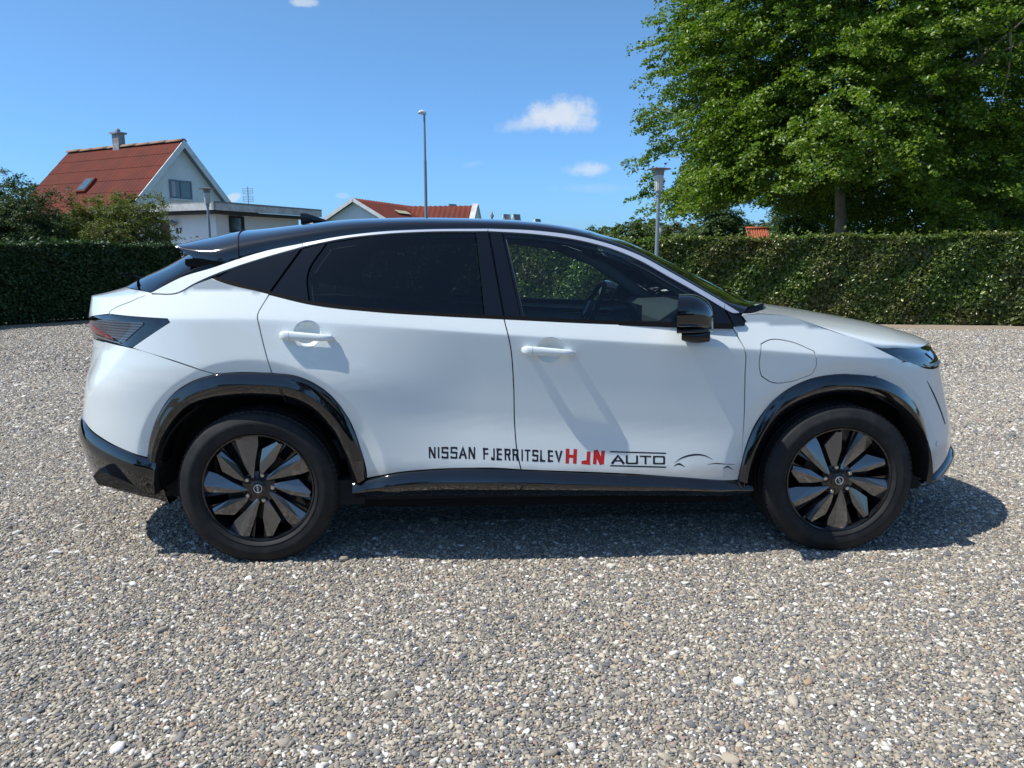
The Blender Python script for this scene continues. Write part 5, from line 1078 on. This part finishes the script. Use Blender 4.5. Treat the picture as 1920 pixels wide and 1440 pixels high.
# gable window
pa = A+e*.35; wl0, wr0 = PP(316, 336, pa, pa+n), PP(360, 373, pa, pa+n); ww = np.dot(wr0-wl0, n); wz0, wz1 = wr0[2], wl0[2]; o0 = wl0*1; o0[2] = 0
fr = MB(); fr.obox(o0+UP*(wz0-.03)-e*.05, n*ww, e*.06, UP*.07); fr.obox(o0+UP*(wz1-.06)-e*.05, n*ww, e*.06, UP*.06); fr.obox(o0+UP*(wz0+.04)-e*.05, n*.06, e*.06, UP*(wz1-wz0-.10)); fr.obox(o0+n*(ww-.06)+UP*(wz0+.04)-e*.05, n*.06, e*.06, UP*(wz1-wz0-.10)); fr.obox(o0+n*(ww*.47)+UP*(wz0+.04)-e*.05, n*.07, e*.06, UP*(wz1-wz0-.10))
wf = fr.build('window', M['slate'], HS)
for x0, x1 in ((.06, .47), (.53, .95)): MB().obox(o0+n*(ww*x0)+UP*(wz0+.04)-e*.02, n*(ww*(x1-x0)), e*.01, UP*(wz1-wz0-.1)).build('pane', M['pane'], wf)
MB().obox(o0+n*(ww*.10)+UP*(wz0+.05)-e*.028, n*(ww*.16), e*.006, UP*(wz1-wz0-.14)).build('curtain', M['curtain'], wf)
MB().obox(o0-n*.05+UP*(wz0-.13)-e*.14, n*(ww+.1), e*.14, UP*.08).build('window_sill', M['wood_white'], wf)
# chimney
cA = P(225, 275, 38.0); tch = np.dot(cA-A, e); pc = A+e*tch; s_ = .25
mb = MB(); mb.obox(pc-e*s_-n*s_*.8-UP*.4, e*2*s_, n*2*s_*.8, UP*1.05); chm = mb.build('chimney', M['chimney'], HS)
MB().obox(pc-e*(s_+.09)-n*(s_*.8+.09)+UP*.65, e*2*(s_+.09), n*2*(s_*.8+.09), UP*.09).build('chimney_cap', M['chimney'], chm)
mb = MB(); mb.lathe([(.13, 0), (.12, .14), (.05, .2), (0, .24)], pc+UP*.74, 'z', 10); mb.build('chimney_pot', M['slate'], chm, smooth=True)
# skylight on the left slope
dn = -n*hw-UP*hd; dl = dn/np.linalg.norm(dn); nn = np.cross(e, dl); nn *= np.sign(nn[2])
q = PP(164, 349, A, B); dpl = (lambda px, py: (lambda d: C0+d*(np.dot(A-C0, nn)/np.dot(d, nn)))(P(px, py, 30)-C0))
k0 = dpl(164, 350); mb = MB(); mb.obox(k0+e*.38-dl*.5+nn*.02, -e*.76, dl*1.0, nn*.13); sk_ = mb.build('skylight', M['roof'], HS)
MB().obox(k0+e*.30-dl*.42+nn*.155, -e*.60, dl*.84, nn*.02).build('pane', M['pane'], sk_)
# flat-roofed wing
F1, F2, F3 = [np.array([*q[:2], 0.]) for q in ((-11.93, 22.94), (-9.096, 21.479), (-6.451, 26.024))]
EX = empty('house_extension', tuple((F1+F3)/2), label='low white flat-roofed house wing with weathered grey fascia and number 87', cat='house')
ea = (F2-F1)/np.linalg.norm(F2-F1); La = np.linalg.norm(F2-F1); F1 = F1-ea*3.0; La += 3.0; eb = (F3-F2)/np.linalg.norm(F3-F2); Lb = np.linalg.norm(F3-F2)
zt, zf = 3.2, 2.955
MB().prism([F1+UP*(zt-.02), F2+UP*(zt-.02), F3+UP*(zt-.02), F1+eb*Lb+UP*(zt-.02)], UP*.02).build('flat_roof', M['slate'], EX)
MB().obox(F1+UP*zf, ea*La, eb*.10, UP*(zt-zf+.01)).build('fascia', M['fascia'], EX); MB().obox(F2+UP*zf, -ea*.10, eb*Lb, UP*(zt-zf+.012)).build('fascia', M['fascia'], EX); MB().obox(F2-ea*.02+UP*(zt+.01), ea*.03, eb*Lb, UP*.03).build('roof_edging', M['slate'], EX)
MB().prism([F1+ea*.1+eb*.1+UP*(zf-.09), F2-ea*.1+eb*.1+UP*(zf-.09), F3-ea*.1-eb*.1+UP*(zf-.09), F1+ea*.1+eb*(Lb-.1)+UP*(zf-.09)], UP*.08).build('soffit', M['soffit'], EX)
ins = .62; wA = F1+eb*ins; wB = F2+eb*ins-ea*ins; Lw = np.linalg.norm(wB-wA); wz = zf-.10
MB().prism([wA, wB, wB+eb*(Lb-2*ins), wA+eb*(Lb-2*ins)], UP*wz).build('wall', M['wall'], EX)
# door, lamp and number on the left face; window on the right face
def onA(px, py): return PP(px, py, wA, wB)
d0, d1 = onA(301, 413), onA(317, 413); tx0, tx1 = np.dot(d0-wA, ea), np.dot(d1-wA, ea)
MB().obox(wA+ea*tx0-eb*.03+UP*.1, ea*(tx1-tx0), eb*.05, UP*(d0[2]-.1)).build('door', M['brown'], EX)
lp = onA(331, 421); mb = MB(); mb.tube([lp+eb*.02, lp-eb*.14, lp-eb*.16+UP*.04], .018, 6); mb.lathe([(.02, .16), (.15, .05), (.155, .03), (.02, .02)], lp-eb*.16, 'z', 12); wl_ = mb.build('wall_lamp', M['chimney'], EX, smooth=True, angle=40)
mb = MB(); mb.lathe([(0, -.10), (.06, -.06), (.07, 0), (.05, .02)], lp-eb*.16, 'z', 10); mb.build('lamp_glass', M['diff'], wl_, smooth=True)
nq = onA(335.5, 432.5); hN = .19; wN = .10
for ch_, off_ in (('8', -.115), ('7', .035)):
    fnN = lambda uv, o, off_=off_: nq+ea*(off_+uv[0])-eb*.02+UP*uv[1]
    write(ch_, [(0, hN/2), (wN, hN/2), (wN, -hN/2), (0, -hN/2)], M['soffit'], EX, 'house_number', th=.16, thx=.24, fn=fnN)
wC = wB+eb*(Lb-2*ins)
w0_, w1_ = PP(428, 400, wB, wC), PP(457, 434, wB, wC); u0, u1 = np.dot(w0_-wB, eb), np.dot(w1_-wB, eb); zb_, zt_ = w1_[2]-.05, wz-.03
f = MB(); f.obox(wB+eb*u0+UP*zb_+ea*.0, ea*.06, eb*(u1-u0), UP*.07); f.obox(wB+eb*u0+UP*(zt_-.07), ea*.06, eb*(u1-u0), UP*.07); f.obox(wB+eb*u0+UP*(zb_+.07), ea*.06, eb*.09, UP*(zt_-zb_-.14)); f.obox(wB+eb*(u1-.09)+UP*(zb_+.07), ea*.06, eb*.09, UP*(zt_-zb_-.14)); wo = f.build('window', M['soffit'], EX)
MB().obox(wB+eb*(u0+.09)+UP*(zb_+.07), ea*.02, eb*(u1-u0-.18), UP*(zt_-zb_-.14)).build('pane', M['pane'], wo)
# television antenna on the flat roof
an = P(466, 384, 28.5); an[2] = 3.19; AN = empty('roof_antenna', tuple(an), label='small television antenna on a mast above the flat roof', cat='antenna')
h_ = P(466, 350, 28.5)[2]-3.19
m0 = MB(); m0.tube([an, an+UP*h_], .018, 6); m0.build('mast', M['chimney'], AN)
for zz in (.30, .62, .92):
    pass
for k, (zc0, hh0) in enumerate(((h_-.18, .22), (h_-.50, .22))):
    g_ = MB()
    for j in range(4): g_.tube([an+np.array([-.20, 0, zc0-hh0/2+hh0*j/3]), an+np.array([.20, 0, zc0-hh0/2+hh0*j/3])], .009, 4)
    for xx in (-.2, .2): g_.tube([an+np.array([xx, 0, zc0-hh0/2]), an+np.array([xx, 0, zc0+hh0/2])], .009, 4)
    o = g_.build('antenna_grid', M['chimney'], AN); o['kind'] = 'stuff'
# middle houses
def gable_house(name, label, A, e, L, hw, drop, zb, wallm, roofm, over=.3, extra=None):
    n = np.array([e[1], -e[0], 0]); hs = empty(name, (A[0], A[1], 0), label=label, cat='house')
    sl = drop/hw; w_ = hw*.92
    gp = [A+e*over-n*w_-UP*A[2], A+e*over+n*w_-UP*A[2], A+e*over+n*w_-UP*(sl*w_+.12), A+e*over-UP*.14, A+e*over-n*w_-UP*(sl*w_+.12)]
    MB().prism(gp, e*(L-2*over)).build('wall', wallm, hs)
    for sg in (-1, 1):
        dn = n*sg*hw-UP*drop; dl = dn/np.linalg.norm(dn); nn = np.cross(e, dl); nn *= np.sign(nn[2]); m_ = int(L/.085); us = np.linspace(0, L, m_); V = []
        for t in np.linspace(0, 1, 9): V.append(A+np.outer(us, e)+dn*t+np.outer(.03*np.sin(us*2*math.pi/.34)+.02+.015*((t*8) % 1), nn))
        o = grid_mesh('roof', np.array(V), roofm, hs, flip=(np.dot(np.cross(e, dn), UP) > 0)); md = o.modifiers.new('s', 'SOLIDIFY'); md.thickness = .03
        MB().obox(A-e*.03-nn*.16, dn, e*.04, nn*.20).build('bargeboard', M['wood_white'], hs)
        MB().obox(A-nn*.10, dn, e*L, nn*.08).build('roof_deck', M['soffit'], hs)
    return hs
A2 = np.array([-7.652, 41.17, 4.8]); B2 = np.array([-3.881, 50.43, 4.8]); e2 = (B2-A2)/np.linalg.norm(B2-A2)
h2 = gable_house('house', 'white gabled house with long rust-red roof just left of the tall street lamp', A2, e2, 11.5, 2.6, 1.45, 0, M['wall'], M['roof'])
n2_ = np.array([e2[1], -e2[0], 0]); pch = A2+e2*3.0+n2_*1.1-UP*.60; dn = n2_*2.6-UP*1.45; nn = np.cross(e2, dn); nn /= np.linalg.norm(nn); nn *= np.sign(nn[2])
MB().obox(pch+nn*.09, e2*1.6, dn/np.linalg.norm(dn)*.42, nn*.02).build('roof_patch', M['lead'], h2)
A3 = np.array([.35, 46.0, 4.92]); e3 = np.array([-.985, .17, 0]); e3 /= np.linalg.norm(e3)
A3 = P(894, 386, 46); h3 = gable_house('house', 'low house with red tiled roof and white gable parapet right of the tall street lamp', A3, e3, 6.5, 2.6, 2.0, 0, M['wall'], M['tile'] if False else M['roof'])
n3_ = np.array([e3[1], -e3[0], 0])
for sg in (-1, 1):
    dn = n3_*sg*2.75-UP*2.1; nn = np.cross(e3, dn); nn /= np.linalg.norm(nn); nn *= np.sign(nn[2]); MB().obox(A3-e3*.10-nn*.12, dn, e3*.36, nn*.30).build('parapet', M['fascia'], h3)
MB().prism([A3-e3*.06-n3_*2.5-UP*(4.4), A3-e3*.06+n3_*2.5-UP*4.4, A3-e3*.06+n3_*2.5-UP*1.95, A3-e3*.06-UP*.02, A3-e3*.06-n3_*2.5-UP*1.95], e3*.05).build('gable_wall', M['wall'], h3)
# grey roof dormers, flue and far orange roof
for (x0, x1, y0, y1, Y, lab) in ((838, 858, 383, 391, 60, 'small grey roof dormer above the red tiled roof'), (941, 978, 402, 418, 58, 'pair of small grey roof tops right of the white gable'), (1001, 1016, 411, 422, 58, 'tiny grey roof top furthest right above the car roof')):
    a, b3 = P(x0, y1, Y), P(x1, y1, Y); tz = P(x0, y0, Y)[2]; ob = empty('roof_dormer', (a[0], a[1], a[2]), label=lab, cat='roof'); w3 = b3[0]-a[0]; hz = tz-a[2]
    k_ = 2 if w3 > 1.3 else 1
    for j in range(k_):
        xx = a[0]+w3*j/k_; ww_ = w3/k_*.97
        MB().prism([(xx, Y, a[2]-1), (xx+ww_*.32, Y, a[2]-1), (xx+ww_*.32, Y, a[2]+hz*.35), (xx+ww_*.16, Y, tz), (xx, Y, a[2]+hz*.35)], (0, 1.2, 0)).build('gable', M['wall'], ob)
        MB().prism([(xx+ww_*.16, Y-.05, tz+.03), (xx+ww_*.36, Y-.05, a[2]+hz*.3), (xx+ww_, Y+.4, a[2]+hz*.3), (xx+ww_*.9, Y+.4, tz+.03)], (0, .6, 0)).build('roof', M['slate'], ob)
f0 = P(922, 412, 47); f0[2] = 2.4; f1 = P(922.5, 401, 47); FL = empty('flue_pipe', tuple(f0), label='thin grey flue pipe with cap right of the white gable', cat='flue'); mb = MB(); mb.tube([f0, f1], .06, 8); mb.build('pipe', M['chimney'], FL); mb = MB(); mb.lathe([(.12, -.22), (.13, -.12), (.07, -.02), (.05, .16), (0, .17)], f1, 'z', 10); mb.build('cap', M['chimney'], FL, smooth=True)
# orange tiled roof behind the hedge
a, b3 = P(1405, 452, 30), P(1446, 452, 30); tz = P(1405, 428, 30)[2]; OR = empty('garden_shed', (a[0], 30, 0), label='small shed with orange clay-tiled roof showing above the hedge', cat='shed'); w3 = b3[0]-a[0]
MB().box((a[0]+.05, 30.15, 0), (b3[0]-.05, 32, a[2]-.05)).build('wall', M['wall'], OR)
slp = np.array([0, .55, tz-a[2]+.12]); nrow, ncol = 7, 9; o_ = np.array([a[0], 30, a[2]-.12])
tile0 = None
for r in range(nrow):
    for c_ in range(ncol):
        if tile0 is None:
            V = []; 
            for v_ in (0, 1):
                for u_ in np.linspace(0, 1, 6): V.append(np.array([u_*w3/ncol*1.04, 0, 0])+slp*(v_*1.15/nrow)+np.array([0, -.5, 1])*(.028*math.sin(u_*math.pi*2)+.012*(1-v_)))
            tile0 = bpy.data.meshes.new('roof_tile'); tile0.from_pydata([tuple(q) for q in V], [], [(i, i+1, 7+i, 6+i) for i in range(5)]); tile0.materials.append(M['tile']); tile0.shade_smooth()
        ob = bpy.data.objects.new('roof_tile', tile0); COL.objects.link(ob); ob.parent = OR; pos_ = o_+np.array([w3*c_/ncol+random.uniform(-.005, .005), 0, 0])+slp*(r/nrow); ob.location = Vector(pos_)-OR.location
MB().tube([o_+slp+[0, 0, .03], o_+slp+[w3, 0, .03]], .06, 8).build('ridge', M['tile'], OR, smooth=True)
# ---------------- lamps ----------------
def park_lamp(name, label, base, H, parent_group):
    b_ = np.array(base, float); rt = empty(name, tuple(b_), label=label, cat='lamp', group=parent_group)
    mb = MB(); mb.tube([b_-UP*.05, b_+UP*1.0, b_+UP*(H-.52)], [.046, .044, .036], 12); mb.tube([b_+UP*(H-.56), b_+UP*(H-.47)], .055, 12); mb.build('post', M['galv'], rt, smooth=True, angle=40)
    mb = MB(); mb.lathe([(.0, 0), (.078, 0), (.088, .04), (.092, .34), (.092, .36), (0, .36)], b_+UP*(H-.47), 'z', 20); mb.build('lamp_glass', M['diff'], rt, smooth=True, angle=40)
    mb = MB(); mb.lathe([(.096, -.03), (.10, .05), (.105, .07), (.235, .088), (.237, .096), (.12, .115), (0, .125)], b_+UP*(H-.125), 'z', 28); mb.build('lamp_cap', M['dgalv'], rt, smooth=True, angle=40); return rt
q = P(1231, 475, 11.2); zt_ = P(1232, 314, 11.2)[2]; park_lamp('park_lamp', 'nearest round-capped lamp post, in front of the hedge beside the beech crown', (q[0], 11.2, 0), zt_, 'round-capped park lamps')
q = P(393, 440, 19.0); zt_ = P(388, 352, 19.0)[2]; park_lamp('park_lamp', 'round-capped lamp post in front of the flat-roofed wing with number 87', (q[0], 19, 0), zt_, 'round-capped park lamps')
for px, py, Y, lab in ((1240, 417, 34, 'distant round-capped lamp just right of the nearest lamp post'), (1270, 433, 45, 'tiny distant lamp between the nearest lamp post and the pointed tree, left one of two'), (1286, 437, 50, 'tiny distant lamp between the nearest lamp post and the pointed tree, right one of two')):
    q = P(px, py, Y); park_lamp('park_lamp', lab, (q[0], Y, 0), q[2], 'round-capped park lamps')
q = P(799, 405, 34); zt_ = P(791, 207, 34)[2]; b_ = np.array([q[0], 34, 0.]); SLm = empty('street_lamp', tuple(b_), label='tall slim grey street lamp above the car roof, with small white head', cat='street lamp')
mb = MB(); mb.tube([b_, b_+UP*(zt_*.37)], [.105, .10], 12); mb.tube([b_+UP*zt_*.37, b_+UP*zt_*.72], [.078, .075], 12); mb.tube([b_+UP*zt_*.72, b_+UP*(zt_-.15)], [.06, .05], 12); mb.build('post', M['galv'], SLm, smooth=True, angle=40)
v, f = blob([(b_[0]+x, b_[1], zt_-.10+zz, ry, rz_) for x, zz, ry, rz_ in ((.10, -.06, .05, .05), (.02, -.01, .09, .10), (-.14, .02, .13, .11), (-.26, -.01, .12, .06), (-.33, -.03, .04, .02))], 14, 2.2)
MB().add(v, f).build('lamp_head', M['dome'], SLm, smooth=True)
# ---------------- the other side of the yard, behind the photographer (seen in the paint) ----------------
pA, pB = np.array([-16., -17, 0]), np.array([18., -17, 0]); hedge('clipped hedge closing the yard behind the photographer', pA, pB, np.array([0, -1., 0]), 1.7, 1.7, .8, M['leaf_hedge2'], 260, 15, leaf=(.16, .11))
for i, (x, y, h) in enumerate(((-13, -24, 8), (-6, -27, 6.5), (4, -26, 7), (13, -23, 9))):
    tree('broadleaf_tree', 'green tree behind the photographer, beyond the yard hedge', (x, y, 0), [(0, 0, 0), (0, 0, h*.5)], ((0, 0, h*.58), (3.4, 3.2, h*.42)), 160, 22, 1.0, (.4, .28), 'leaf_dark', 90+i, group='trees behind the photographer', trunk_r=.2, limbs=6)
